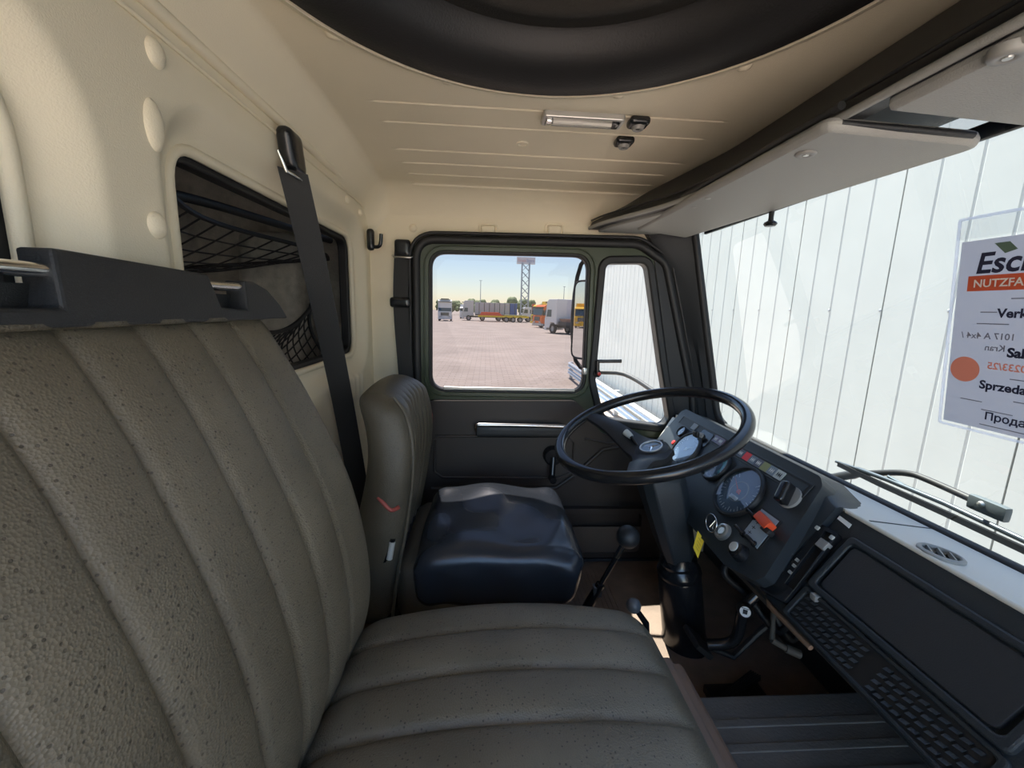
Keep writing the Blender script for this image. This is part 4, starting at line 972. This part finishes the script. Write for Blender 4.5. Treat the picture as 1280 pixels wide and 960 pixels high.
mb = MB(); mb.prism([bt + bax * .0148 + u * -.005 + vv * .005, bt + bax * .0148 + u * .005 + vv * .005, bt + bax * .0148 + u * -.004 + vv * -.005, bt + bax * .0148 + u * .005 + vv * -.005], bax * .0004)
mb.prism([bt + bax * .0148 + u * -.008 + vv * .008, bt + bax * .0148 + u * .008 + vv * .008, bt + bax * .0148 + u * .008 + vv * .0065, bt + bax * .0148 + u * -.008 + vv * .0065], bax * .0004); mb.build('button_symbol', rubber, bb)
pp = at(872, 802, y=.90); pdl = thing('brake_pedal', 'black square foot pedal in front of the steering boot', 'pedal', (pp.x, .90, -.95))
mb = MB(); mb.rbox((0, 0, 0), (.028, .038, .008), .005, (6, 8, 4)); mb.v = [Matrix.Rotation(math.radians(40), 3, 'Y') @ v + pp for v in mb.v]; mb.build('pad', rubber, pdl, smooth=40)
mb = MB(); mb.tube([pp + V((.01, 0, -.006)), V((pp.x + .10, .90, -.87)), V((pp.x + .16, .90, -.80)), V((.90, .90, -.62))], .008, 8); mb.build('arm', rubber, pdl, smooth=40)
tp = [at(*q, z=-.90) for q in ((893, 862), (905, 866), (952, 845), (938, 836))]
thp = thing('treadle_pedal', 'ribbed black treadle pedal on the floor under the dash', 'pedal', (tp[0].x + .05, tp[0].y, -.95))
mb = MB(); mb.prism(tp, (0, 0, .012)); mb.v = [V((v.x, v.y, v.z - .04 + .18 * (v.x - tp[0].x))) for v in mb.v]; tpo = mb.build('plate', rubber, thp, bevel=.002)
for k in range(5):
    a_ = tp[0].lerp(tp[1], (k + .5) / 5); b_ = tp[3].lerp(tp[2], (k + .5) / 5); mb = MB(); mb.tube([V((q.x, q.y, q.z - .026 + .18 * (q.x - tp[0].x))) for q in (a_, b_)], .0018, 6); mb.build('rib', rubber, tpo)
mb = MB(); mb.box(tp[0].x, tp[2].x, tp[2].y + .01, tp[0].y - .01, -.951, -.93); mb.build('mount', rubber, thp)
mb = MB(); ph = [at(965, 800, y=.80), at(982, 810, y=.79), at(1000, 818, y=.78)]; mb.tube([ph[0], ph[1]], .007, 10); mb.tube([ph[1], ph[2]], .010, 10); mb.tube([ph[0], ph[0] + V((.03, .05, .06)), V((.80, .86, -.60))], .006, 8); tag(mb.build('hose_coupling', mat('coupling_grey', (.10, .095, .085), .5), smooth=50), 'pale metal hose coupling hanging under the dashboard', 'coupling')
for k, (q0_, q1_, q2_) in enumerate((((905, 715), (935, 745), (975, 790)), ((915, 705), (955, 745), (990, 800)))):
    mb = MB(); a_, b_, c_ = at(*q0_, y=.90 - .02 * k), at(*q1_, y=.88), at(*q2_, y=.84); mb.tube(curve([a_ + V((.05, .02, .04)), a_, b_, c_, c_ + V((.08, .05, .08))], 6), .008, 8)
    tag(mb.build('cable', rubber, smooth=60), ('upper' if k else 'lower') + ' black cable sagging below the instrument panel', 'cable')

# ================================================================== PAPER IN A CLEAR SLEEVE ON THE WINDSCREEN
SX = -.012
def shp(u, v, w_=0):                                         # u along -y from the left edge, v downwards, on the glass, w_ towards the cab
    z = .153 - v; y = .6185 - u
    x = scr(z) + SX
    return V((x - w_, y + .105 * v, z))
sh_ = thing('paper_sheet', 'clear sleeve with a grey dealer sheet stuck inside the windscreen', 'sign', shp(.12, .325))
mb = MB(); sl_ = rrect(0, .245, 0, .325, .006); mb.ring(offs(sl_, -.004), sl_, lambda u, v: shp(u, v), (-.0015, 0, 0)); SLV = mb.build('sleeve_edge', cream, sh_)
mb = MB(); mb.grid(lambda a, b: shp(.001 + .243 * a, .001 + .03 * b, .002), 1, 1); mb.build('sleeve_flap', glass('sleeve_clear', (.86, .88, .90)), sh_)
paper = bpy.data.materials.new('paper_grey'); paper.use_nodes = True
n_ = paper.node_tree; n_.nodes.clear(); o_ = n_.nodes.new('ShaderNodeOutputMaterial'); df = n_.nodes.new('ShaderNodeBsdfDiffuse'); tr = n_.nodes.new('ShaderNodeBsdfTranslucent'); mx = n_.nodes.new('ShaderNodeMixShader')
df.inputs[0].default_value = (.55, .55, .60, 1); tr.inputs[0].default_value = (.55, .55, .62, 1); mx.inputs[0].default_value = .55
n_.links.new(df.outputs[0], mx.inputs[1]); n_.links.new(tr.outputs[0], mx.inputs[2]); n_.links.new(mx.outputs[0], o_.inputs[0])
film = bpy.data.materials.new('sleeve_film'); film.use_nodes = True
n_ = film.node_tree; n_.nodes.clear(); o_ = n_.nodes.new('ShaderNodeOutputMaterial'); tr = n_.nodes.new('ShaderNodeBsdfTranslucent'); tp_ = n_.nodes.new('ShaderNodeBsdfTransparent'); mx = n_.nodes.new('ShaderNodeMixShader')
tr.inputs[0].default_value = (.9, .9, .93, 1); tp_.inputs[0].default_value = (.92, .92, .96, 1); mx.inputs[0].default_value = .65
n_.links.new(tr.outputs[0], mx.inputs[1]); n_.links.new(tp_.outputs[0], mx.inputs[2]); n_.links.new(mx.outputs[0], o_.inputs[0])
SLV.data.materials[0] = film
mb = MB(); mb.grid(lambda a, b: shp(.008 + .215 * a, .034 + .283 * b, .001), 4, 6); pa = mb.build('paper', paper, sh_)
ink = mat('ink_navy', (.012, .014, .045), .6); ghost = mat('ink_ghost', (.20, .20, .25), .7); ink_or = mat('ink_orange', (.62, .10, .04), .6); ghost_or = mat('ink_ghost_orange', (.80, .28, .20), .7); inkw = mat('ink_white', (.8, .72, .68), .6); ink_gn = mat('ink_green', (.10, .16, .12), .6)
def tfr(u0, v0, w_=.0016, lean=0.):
    return lambda u, v, d: shp(u0 + u + lean * v, v0 - v, w_ + d)
def rect(u0, u1, v0, v1, m_, nm, w_=.0014): return MB().grid(lambda a, b: shp(u0 + (u1 - u0) * a, v0 + (v1 - v0) * b, w_), 1, 1).build(nm, m_, pa)
text_mesh('Esch', .040, tfr(.030, .0805, lean=.15), ink, 'lettering', pa, bold=.0009)
rect(.022, .223, .0840, .1060, ink_or, 'orange_band')
text_mesh('NUTZFAHRZEUGE', .0155, tfr(.030, .1005, .0018), inkw, 'lettering', pa, bold=.0003)
mb = MB(); mb.add([shp(.050, .041, .0015), shp(.068, .041, .0015), shp(.078, .052, .0015), shp(.064, .056, .0015)], [(0, 1, 2, 3)]); mb.build('leaf_mark', ink_gn, pa)
text_mesh('Verkauf', .0175, tfr(.065, .144), ink, 'lettering', pa, bold=.0006)
text_mesh('Sale', .0185, tfr(.083, .200), ink, 'lettering', pa, bold=.0008)
text_mesh('Sprzeda\u017c', .0180, tfr(.054, .252), ink, 'lettering', pa, bold=.0006)
text_mesh('\u041f\u0440\u043e\u0434\u0430\u0436\u0430', .0165, tfr(.066, .300), ink, 'lettering', pa, bold=.0004)
text_mesh('1017 A 4x4 /', .0130, tfr(.090, .176, .0012), ghost, 'reversed_lettering', pa, mirror=True, bold=.0002)
text_mesh('Kran', .0130, tfr(.080, .193, .0012), ghost, 'reversed_lettering', pa, mirror=True, bold=.0002)
text_mesh('0233/25', .0145, tfr(.108, .2205, .0012), ghost_or, 'reversed_lettering', pa, mirror=True, bold=.0003)
mb = MB(); mb.add([shp(.031 + .0205 * math.cos(q), .2257 + .020 * math.sin(q), .0012) for q in [k * math.pi / 20 for k in range(40)]], [tuple(range(40))]); mb.build('orange_dot', ghost_or, pa)
for u0, u1, v0 in ((.078, .112, .117), (.043, .064, .136), (.040, .080, .153), (.090, .120, .2315), (.098, .125, .264), (.030, .060, .273), (.060, .100, .285), (.060, .120, .309)): rect(u0, u1, v0, v0 + .0015, ghost, 'small_print', .0012)

# ================================================================== WIPER OUTSIDE THE GLASS
wp = thing('windscreen_wiper', 'black windscreen wiper lying low along the outside of the glass', 'wiper', (.93, .85, -.44))
W = lambda px, py, x=.915: at(px, py, x=x)
mb = MB(); mb.tube([W(1045, 577), W(1075, 587)], .0035, 8); mb.tube([W(1072, 586), W(1110, 600), W(1180, 629), W(1240, 657), W(1300, 685)], .0055, 8); mb.build('blade_carrier', mat('wiper_steel', (.09, .11, .13), .3, .5), wp, smooth=50)
mb = MB(); mb.sweep([W(1048, 580, .912), W(1100, 605, .912), W(1180, 641, .912), W(1300, 697, .912)], [(-.003, -.006), (.003, -.006), (.003, .006), (-.003, .006)]); mb.build('rubber_blade', rubber, wp)
mb = MB(); mb.sweep2(curve([W(1018, 602, .94), W(1060, 594, .94), W(1105, 591, .93), W(1135, 592, .93), W(1160, 600, .93), W(1225, 629, .925)], 6), [.011] * 8 + [.007] * 23, 8); mb.build('arm', rubber, wp, smooth=50)
e0, e1 = W(1215, 626, .92), W(1258, 644, .92)
mb = MB(); mb.rbox((0, 0, 0), (.008, .030, .014), .004, (4, 6, 4)); ang = math.atan2(e1.z - e0.z, -(e1.y - e0.y)); mb.v = [Matrix.Rotation(-ang, 3, 'X') @ v + (e0 + e1) / 2 for v in mb.v]; ac = mb.build('arm_clip', mat('clip_grey', (.10, .12, .13), .4), wp, smooth=40)
mb = MB(); mb.lathe([(0, .006), (.004, .005), (.006, 0)], (e0 + e1) / 2 + V((-.008, .006, .004)), (-1, 0, 0), 14); mb.build('rivet', silver, ac)
mb = MB(); mb.tube([W(1110, 595, .916), W(1140, 612, .916), W(1160, 622, .916)], .003, 6); mb.build('bridge', mat('wiper_bridge', (.10, .13, .16), .3, .5), wp)

# ================================================================== THE YARD OUTSIDE
pav = bpy.data.materials.new('block_paving'); pav.use_nodes = True
n_ = pav.node_tree; b_ = n_.nodes['Principled BSDF']; L_ = n_.links.new
geo = n_.nodes.new('ShaderNodeNewGeometry'); br = n_.nodes.new('ShaderNodeTexBrick'); br.inputs['Scale'].default_value = 1.0
br.inputs['Brick Width'].default_value = .42; br.inputs['Row Height'].default_value = .21; br.inputs['Mortar Size'].default_value = .018
br.inputs['Color1'].default_value = (.34, .275, .232, 1); br.inputs['Color2'].default_value = (.385, .322, .28, 1); br.inputs['Mortar'].default_value = (.27, .222, .19, 1)
nz = n_.nodes.new('ShaderNodeTexNoise'); nz.inputs['Scale'].default_value = .35; nz.inputs['Detail'].default_value = 6
mr = n_.nodes.new('ShaderNodeMapRange'); mr.inputs['From Min'].default_value = .3; mr.inputs['From Max'].default_value = .7; mr.inputs['To Min'].default_value = .86; mr.inputs['To Max'].default_value = 1.12
vm = n_.nodes.new('ShaderNodeVectorMath'); vm.operation = 'SCALE'
L_(geo.outputs['Position'], br.inputs['Vector']); L_(geo.outputs['Position'], nz.inputs['Vector']); L_(nz.outputs['Fac'], mr.inputs['Value']); L_(br.outputs['Color'], vm.inputs[0]); L_(mr.outputs[0], vm.inputs['Scale']); L_(vm.outputs[0], b_.inputs['Base Color']); b_.inputs['Roughness'].default_value = .85
mb = MB(); mb.box(-260, 260, -120, 420, -2.55, -2.35); struct(mb.build('ground', pav), 'pale block paved yard outside the cab')
# ---- warehouse wall
wallm = mat('white_cladding', (.475, .485, .46), .8, var=.03, vscale=3)
seamm = mat('cladding_gap', (.34, .35, .36), .6)
WX = 3.2; WT = 1.80
wh = thing('warehouse', 'white vertical metal cladding wall of a warehouse in front of the truck', 'building', (WX, 5, -2.35))
mb = MB(); mb.box(WX + .06, WX + 16, -14, 12.42, -2.35, WT); mb.build('body', seamm, wh)
mb = MB(); mb.box(WX - .06, WX + 16.1, -14.1, 12.46, WT, WT + .12); mb.build('coping', greyp, wh)
mb = MB(); mb.box(WX - .015, WX + .10, 12.40, 12.46, -2.35, WT); mb.build('corner_trim', wallm, wh, bevel=.005)
PITCH = 1.027; y0_ = 3.237
wmesh = None
for k in range(-12, 9):
    if wmesh is None:
        mb = MB(); prof = [(.006, .06), (.006, .0)]
        for q in (1, 2, 3):
            c_ = PITCH * q / 4; prof += [(c_ - .012, .0), (c_ - .005, .005), (c_ + .005, .005), (c_ + .012, .0)]
        prof += [(PITCH - .006, .0), (PITCH - .006, .06)]
        vs = [V((WX + x, y0_ + k * PITCH + y, z)) for z in (-2.35, WT) for y, x in prof]; m_ = len(prof)
        mb.add(vs, [(i, i + 1, m_ + i + 1, m_ + i) for i in range(m_ - 1)])
        o = mb.build('wall_panel', wallm, wh); wmesh = o.data; first = o.location.copy(); k0 = k
    else:
        o = bpy.data.objects.new('wall_panel', wmesh); COL.objects.link(o); o.parent = wh; o.location = first + V((0, (k - k0) * PITCH, 0))
for k in range(-1, 6):
    for q in (.0, .5):
        mb = MB(); mb.lathe([(0, .006), (.010, .004), (.013, 0)], (WX, y0_ + (k + q) * PITCH + .018, .078), (-1, 0, 0), 10); mb.build('screw_head', seamm, wh)
# ---- guard rail before the wall
galv = mat('galvanised', (.62, .64, .66), .35, .3)
gd = thing('guard_rail', 'white double beam guard rail along the foot of the warehouse wall', 'guard rail', (2.95, 9, -2.35))
for z_ in (-1.87, -2.11):
    mb = MB(); mb.prism([(2.97, -6, z_ - .09), (2.93, -6, z_ - .05), (2.97, -6, z_), (2.93, -6, z_ + .05), (2.97, -6, z_ + .09), (3.0, -6, z_ + .09), (3.0, -6, z_ - .09)], (0, 20.6, 0)); mb.build('beam', galv, gd)
for k in range(8):
    mb = MB(); mb.box(2.99, 3.09, 14.4 - 2.6 * k, 14.5 - 2.6 * k, -2.35, -1.76); mb.build('post', galv, gd, bevel=.004)
# ---- outside mirror
mi = thing('door_mirror', 'tall black framed outside mirror on an arm by the driver door', 'mirror', (.46, 1.93, -.25))
MNx = V((-.855, -.52, 0)).normalized(); MU = V((.52, -.855, 0)).normalized() * -1
mc = V((.432, 1.97, -.040))
mf = lambda a, b: mc + MU * a * -1 + V((0, 0, b))
lpm = rrect(-.040, .105, -.185, .185, .045, 6)
mb = MB(); mb.ring(offs(lpm, -.010), lpm, mf, MNx * -.03); mb.build('frame', rubber, mi, smooth=40, bevel=.004)
mb = MB(); mb.plate(offs(lpm, -.008), [], lambda a, b: mf(a, b) - MNx * .006, MNx * -.02); mb.build('back', black, mi)
mb = MB(); mb.plate(offs(lpm, -.009), [], lambda a, b: mf(a, b) - MNx * .003, MNx * -.002); mb.build('glass', mirrorm, mi)
mb = MB(); q = mf(-.04, .0) - MNx * .04; mb.tube(curve([(.62, 1.56, .20), (.60, 1.80, .24), (q.x, q.y, .22), (q.x, q.y, -.24), (.62, 1.80, -.27), (.66, 1.56, -.30)], 6), .010, 8); mb.build('arm', rubber, mi, smooth=60)

# ---- trucks
tyre = mat('tyre', (.02, .02, .021), .8); rimm = mat('wheel_rim', (.45, .45, .45), .4, .3); tglass = mat('truck_glass', (.05, .09, .13), .12); tdark = mat('truck_chassis', (.045, .045, .05), .6)
def paint(nm, c): return mat(nm, c, .35)
pw = paint('paint_white', (.78, .79, .80)); psil = paint('paint_silver', (.62, .64, .64)); py_ = paint('paint_yellow', (.80, .58, .02)); po_ = paint('paint_orange', (.85, .17, .02)); pgr = paint('tarp_grey', (.48, .51, .56)); prd = paint('paint_red', (.70, .07, .03)); pbl = paint('paint_blue', (.04, .11, .42)); pam = paint('paint_amber', (.80, .45, .02))
def wheel_pair(t, x, r=.5, half=1.2):
    for sg in (-1, 1):
        mb = MB(); mb.lathe([(.30, -.14), (r * .9, -.15), (r, -.11), (r, .11), (r * .9, .15), (.30, .14)], (x, sg * (half - .15), r), (0, 1, 0), 24, closed=True); w_ = mb.build('wheel', tyre, t, smooth=40, local=True)
        mb = MB(); mb.lathe([(0, .05), (.12, .07), (.16, .04), (.29, .05), (.31, .10), (.31, -.10), (0, -.10)], (x, sg * (half - .15), r), (0, sg, 0), 20); mb.build('wheel_hub', rimm, w_, smooth=40, local=True)
def truck(name, label, loc, rz, cabm, cab_h=3.0, cab_l=1.9, length=8.0, axles=(), body=None, visor_=True, cat='truck'):
    """local frame: +x is forward, cab front at x = 0"""
    t = thing(name, label, cat, loc, 'parked trucks across the yard', rz=rz, ground=True)
    h = 1.22
    mb = MB(); mb.prism([(0, -h, .55), (0, -h, 1.55), (-.10, -h, 1.7), (-.32, -h, cab_h - .25), (-.65, -h, cab_h), (-cab_l, -h, cab_h), (-cab_l, -h, .95), (-1.75, -h, .95), (-1.6, -h, 1.12), (-1.0, -h, 1.12), (-.85, -h, .55)], (0, 2 * h, 0)); c = mb.build('cab', cabm, t, bevel=.06, local=True)
    mb = MB(); mb.prism([(-.09, -h + .1, 1.72), (-.29, -h + .1, min(cab_h - .35, 2.75)), (-.29, h - .1, min(cab_h - .35, 2.75)), (-.09, h - .1, 1.72)], (.03, 0, .005)); mb.build('windscreen', tglass, c, local=True)
    for sg in (-1, 1):
        mb = MB(); mb.prism([(-.35, sg * h, 1.72), (-.52, sg * h, 2.45), (-1.15, sg * h, 2.45), (-1.15, sg * h, 1.72)], (0, sg * .015, 0)); mb.build('side_window', tglass, c, local=True)
        mb = MB(); mb.box(-.02, .05, sg * .75 - .22, sg * .75 + .22, .68, .88); mb.build('headlamp', lightg, c, bevel=.02, local=True)
        mb = MB(); mb.rbox((-.05, sg * (h + .2), 2.1), (.06, .10, .30), .04, (3, 3, 4)); mb.build('mirror', tdark, c, local=True)
    mb = MB(); mb.box(-.02, .03, -.72, .72, .95, 1.50); g_ = mb.build('grille', tdark, c, local=True)
    for k in range(4): mb = MB(); mb.box(.02, .045, -.70, .70, 1.0 + k * .13, 1.05 + k * .13); mb.build('grille_bar', greyp, g_, local=True)
    mb = MB(); mb.box(-.35, .08, -h, h, .30, .64); mb.build('bumper', cabm if cabm is not po_ else lightg, t, bevel=.04, local=True)
    mb = MB(); mb.box(-length, -.3, -.45, .45, .62, .92); mb.build('chassis', tdark, t, local=True)
    if visor_: mb = MB(); mb.box(-.30, .02, -h + .05, h - .05, cab_h - .42, cab_h - .30); mb.build('sun_shield', tdark, c, local=True)
    wheel_pair(t, -1.3)
    for x in axles: wheel_pair(t, -x)
    if body: body(t)
    return t
R90 = math.pi / 2
def gpos(px, py): p = at(px, py, z=-2.35); return p
# white tractor facing the cab
truck('tractor_truck', 'white tractor truck parked facing the cab at the far left of the yard', (-7.4, 76, 0), -R90 + .06, pw, 3.75, 2.3, 6.0, (4.6,), body=lambda t: (MB().box(-1.3, -.5, -1.0, 1.0, 3.72, 3.82).build('air_deflector', lightg, t, bevel=.04, local=True), MB().box(-.6, -.4, -.7, .7, 3.8, 3.95).build('light_bar', tdark, t, local=True)))
tb = truck('box_truck', 'small white van parked behind the white tractor', (-4.8, 96, 0), -R90, pw, 2.6, 1.8, 6.0, (4.4,), body=lambda t: MB().box(-6, -1.9, -1.2, 1.2, .9, 3.2).build('box', pw, t, bevel=.03, local=True))
# silver tractor with grey curtain trailer
def curtain(t):
    mb = MB(); mb.box(-10.8, -2.5, -1.25, 1.25, 1.25, 3.55); c = mb.build('curtain_body', pgr, t, bevel=.03, local=True)
    for k in range(8): mb = MB(); mb.box(-10.4 + k * 1.0, -10.3 + k * 1.0, -1.275, 1.275, 1.3, 3.5); mb.build('curtain_strap', tdark, c, local=True)
    mb = MB(); mb.box(-10.8, -9.4, -1.26, 1.26, 1.3, 3.5); mb.build('rear_section', pbl, c, local=True)
    mb = MB(); mb.box(-10.8, -2.6, -1.2, 1.2, 1.05, 1.25); mb.build('trailer_bed', tdark, t, local=True)
truck('curtain_truck', 'silver tractor truck with a long grey curtain sided trailer', (-4.8, 84, 0), math.pi + .04, psil, 3.85, 2.3, 10.8, (4.0, 7.2, 8.4, 9.6), body=curtain)
# red and yellow container chassis
ch = thing('container_chassis', 'yellow container chassis with red deck parked before the grey trailer', 'trailer', (-1.5, 79, 0), 'parked trucks across the yard', ground=True)
MB().box(0, 9.4, -1.1, -.8, .85, 1.15).build('beam', py_, ch, local=True); MB().box(0, 9.4, .8, 1.1, .85, 1.15).build('beam', py_, ch, local=True)
MB().prism([(.2, -1.15, 1.15), (.6, -1.15, 1.75), (3.8, -1.15, 1.75), (4.6, -1.15, 1.15)], (0, 2.3, 0)).build('red_deck', prd, ch, local=True)
MB().box(4.9, 9.0, -1.15, 1.15, 1.15, 1.32).build('rear_deck', mat('deck_olive', (.40, .38, .10), .6), ch, local=True)
for x in (5.2, 6.5, 7.8): wheel_pair(ch, x, .48)
# timber truck with red posts
def posts(t):
    for x in (-2.4, -4.3):
        for sg in (-1, 1): mb = MB(); mb.box(x - .22, x + .22, sg * 1.1 - .14, sg * 1.1 + .14, .95, 3.55); mb.build('stanchion', prd, t, bevel=.05, local=True)
    mb = MB(); mb.box(-5.5, -2.0, -1.15, 1.15, .92, 1.15); mb.build('bed', greyp, t, local=True)
truck('timber_truck', 'white timber truck with red stanchions beside the container chassis', (7.0, 84, 0), math.pi, pw, 2.9, 1.9, 5.6, (3.6, 4.9), body=posts)
# yellow box truck, orange truck, white hook truck in a row
def ybox(t): mb = MB(); mb.box(-7.5, -2.0, -1.27, 1.27, .95, 3.75); b = mb.build('box_body', py_, t, bevel=.02, local=True); mb = MB(); mb.box(-6.9, -2.4, -1.29, 1.29, 3.62, 3.78); mb.build('roof_rail', mat('rail_ochre', (.45, .25, .03), .6), b, local=True)
truck('box_truck', 'bright yellow box truck at the back of the row by the orange truck', (7.5, 66, 0), math.pi + .35, py_, 3.2, 1.9, 7.6, (5.6,), body=ybox)
def tank(t): mb = MB(); mb.rbox((-4.3, 0, 2.2), (2.1, 1.15, 1.05), .5, (8, 8, 8)); mb.build('sweeper_body', po_, t, smooth=60, local=True)
truck('orange_truck', 'orange municipal truck between the yellow box truck and the white cab', (6.9, 57, 0), math.pi + .40, po_, 3.1, 1.9, 6.5, (4.8,), body=tank)
def hook(t):
    mb = MB(); mb.box(-6.6, -2.2, -1.1, 1.1, .9, 1.25); b = mb.build('hook_frame', tdark, t, local=True)
    mb = MB(); mb.prism([(-2.5, -1.0, 1.25), (-2.2, -1.0, 1.55), (-6.0, -1.0, 1.55), (-6.2, -1.0, 1.25)], (0, 2.0, 0)); mb.build('rusty_deck', mat('deck_rust', (.30, .17, .12), .8), b, local=True)
    mb = MB(); mb.tube([(-2.25, -1.0, 1.3), (-2.1, -1.05, 2.4), (-1.95, -1.1, 4.3)], [.14, .15, .16], 8); mb.build('boom', mat('boom_grey', (.38, .30, .28), .5), t, smooth=50, local=True)
    mb = MB(); mb.box(-1.98, -1.88, -.85, .35, 2.05, 2.65); mb.build('rear_window', tglass, t, local=True)
    mb = MB(); mb.box(-1.98, -1.88, -.6, .4, 1.35, 1.65); mb.build('rear_intake', tdark, t, local=True)
truck('hook_truck', 'white hook loader truck with a bare dark chassis nearest the mirror', (7.3, 45.5, 0), math.pi - 1.05 , pw, 3.55, 2.0, 6.8, (4.6, 5.7), body=hook)
truck('box_truck', 'amber yellow delivery truck reflected in the door mirror', (-56, 16.4, 0), -.15, pam, 3.0, 1.9, 7.0, (5.2,), body=lambda t: MB().box(-7.2, -2.0, -1.25, 1.25, .95, 3.5).build('box_body', pam, t, bevel=.03, local=True))
# ---- sign tower
stm = mat('tower_steel', (.42, .46, .50), .5, .3)
tw = thing('sign_tower', 'tall steel lattice tower carrying a wide sign above the yard', 'sign tower', (9.9, 110, 0), ground=True)
for sx in (-.95, .95):
    for sy in (-.6, .6): mb = MB(); mb.box(sx - .13, sx + .13, sy - .13, sy + .13, 0, 14.2); mb.build('leg', stm, tw, local=True)
for k in range(7):
    z_ = .4 + k * 1.95
    for sy in (-.6, .6):
        for a_, b__ in ((-1, 1), (1, -1)): mb = MB(); mb.tube([(a_ * .95, sy, z_), (b__ * .95, sy, z_ + 1.95)], .065, 5); mb.build('brace', stm, tw, local=True)
mb = MB(); mb.box(-2.35, 2.35, -.5, .5, 13.9, 15.6); sgn = mb.build('sign_board', mat('sign_pale', (.85, .86, .88), .5), tw, bevel=.03, local=True)
for tx, u0, m_ in (('Truck', -2.15, mat('sign_red', (.80, .42, .40), .5)), ('Store', .12, mat('sign_blue', (.38, .46, .68), .5))):
    cu_ = bpy.data.curves.new('t', 'FONT'); cu_.body = tx; cu_.size = 1.02; cu_.offset = .012; ob = bpy.data.objects.new('t', cu_); COL.objects.link(ob)
    me_ = bpy.data.meshes.new_from_object(ob.evaluated_get(bpy.context.evaluated_depsgraph_get()))
    mb = MB(); mb.add([(u0 + v.co.x * .86, -.52, 14.4 + v.co.y) for v in me_.vertices], [tuple(p.vertices) for p in me_.polygons]); mb.build('lettering', m_, sgn, local=True)
    bpy.data.objects.remove(ob)
for x, y, h_ in ((-1.6, 112, 9.5), (21.6, 118, 9.0)):
    lp_ = thing('light_pole', 'slender grey light pole standing behind the ' + ('grey curtain trailer' if x < 0 else 'white hook truck'), 'pole', (x, y, 0), 'light poles', ground=True)
    mb = MB(); mb.sweep2([(0, 0, 0), (0, 0, h_)], [.12, .07], 8); mb.build('mast', stm, lp_, local=True)
    mb = MB(); mb.box(-.35, .35, -.1, .1, h_, h_ + .1); mb.build('lamp_head', stm, lp_, local=True)
# ---- trees along the horizon
leaf = mat('foliage', (.20, .25, .12), .8, var=.35, vscale=1.2); bark = mat('bark', (.08, .06, .04), .9)
def tree(label, x, y, wd, ht, seed):
    rnd = random.Random(seed); t = thing('tree', label, 'tree', (x, y, 0), 'trees on the horizon', ground=True)
    mb = MB()
    for k in range(16):
        c_ = V((rnd.uniform(-.5, .5) * wd, rnd.uniform(-.3, .3) * wd * .5, ht * rnd.uniform(.35, .82))); r_ = rnd.uniform(.14, .24) * min(wd, ht * 1.3)
        mb.grid(lambda u, v: c_ + V((math.cos(6.2832 * u) * math.sin(3.1416 * v), math.sin(6.2832 * u) * math.sin(3.1416 * v), math.cos(3.1416 * v) * .8)) * r_ * (1 + .22 * math.sin(7 * u * 6.28 + 9 * v) * math.sin(8 * v)), 12, 8)
    mb.build('crown', leaf, t, smooth=180, local=True)
    mb = MB(); mb.sweep2([(0, 0, 0), (.1, 0, ht * .6)], [.25, .12], 7); mb.build('trunk', bark, t, local=True)
tl = [(-14, 150, 10, 5.0), (-1, 150, 10, 5.6), (12, 152, 10, 6.4), (25, 150, 10, 5.8), (-27, 150, 10, 4.8), (38, 150, 10, 5), (-40, 152, 10, 4.8)]
for i, (x, y, w__, h__) in enumerate(tl):
    tree(('low dusty green tree on the horizon behind the white tractor truck', 'round green tree on the horizon above the silver cab', 'taller green tree on the horizon above the grey curtain trailer', 'green tree on the horizon at the foot of the sign tower', 'low green tree on the horizon beyond the cab rear window post', 'green tree on the horizon behind the yellow box truck', 'small green tree at the end of the tree line')[i], x, y, w__, h__, i + 3)
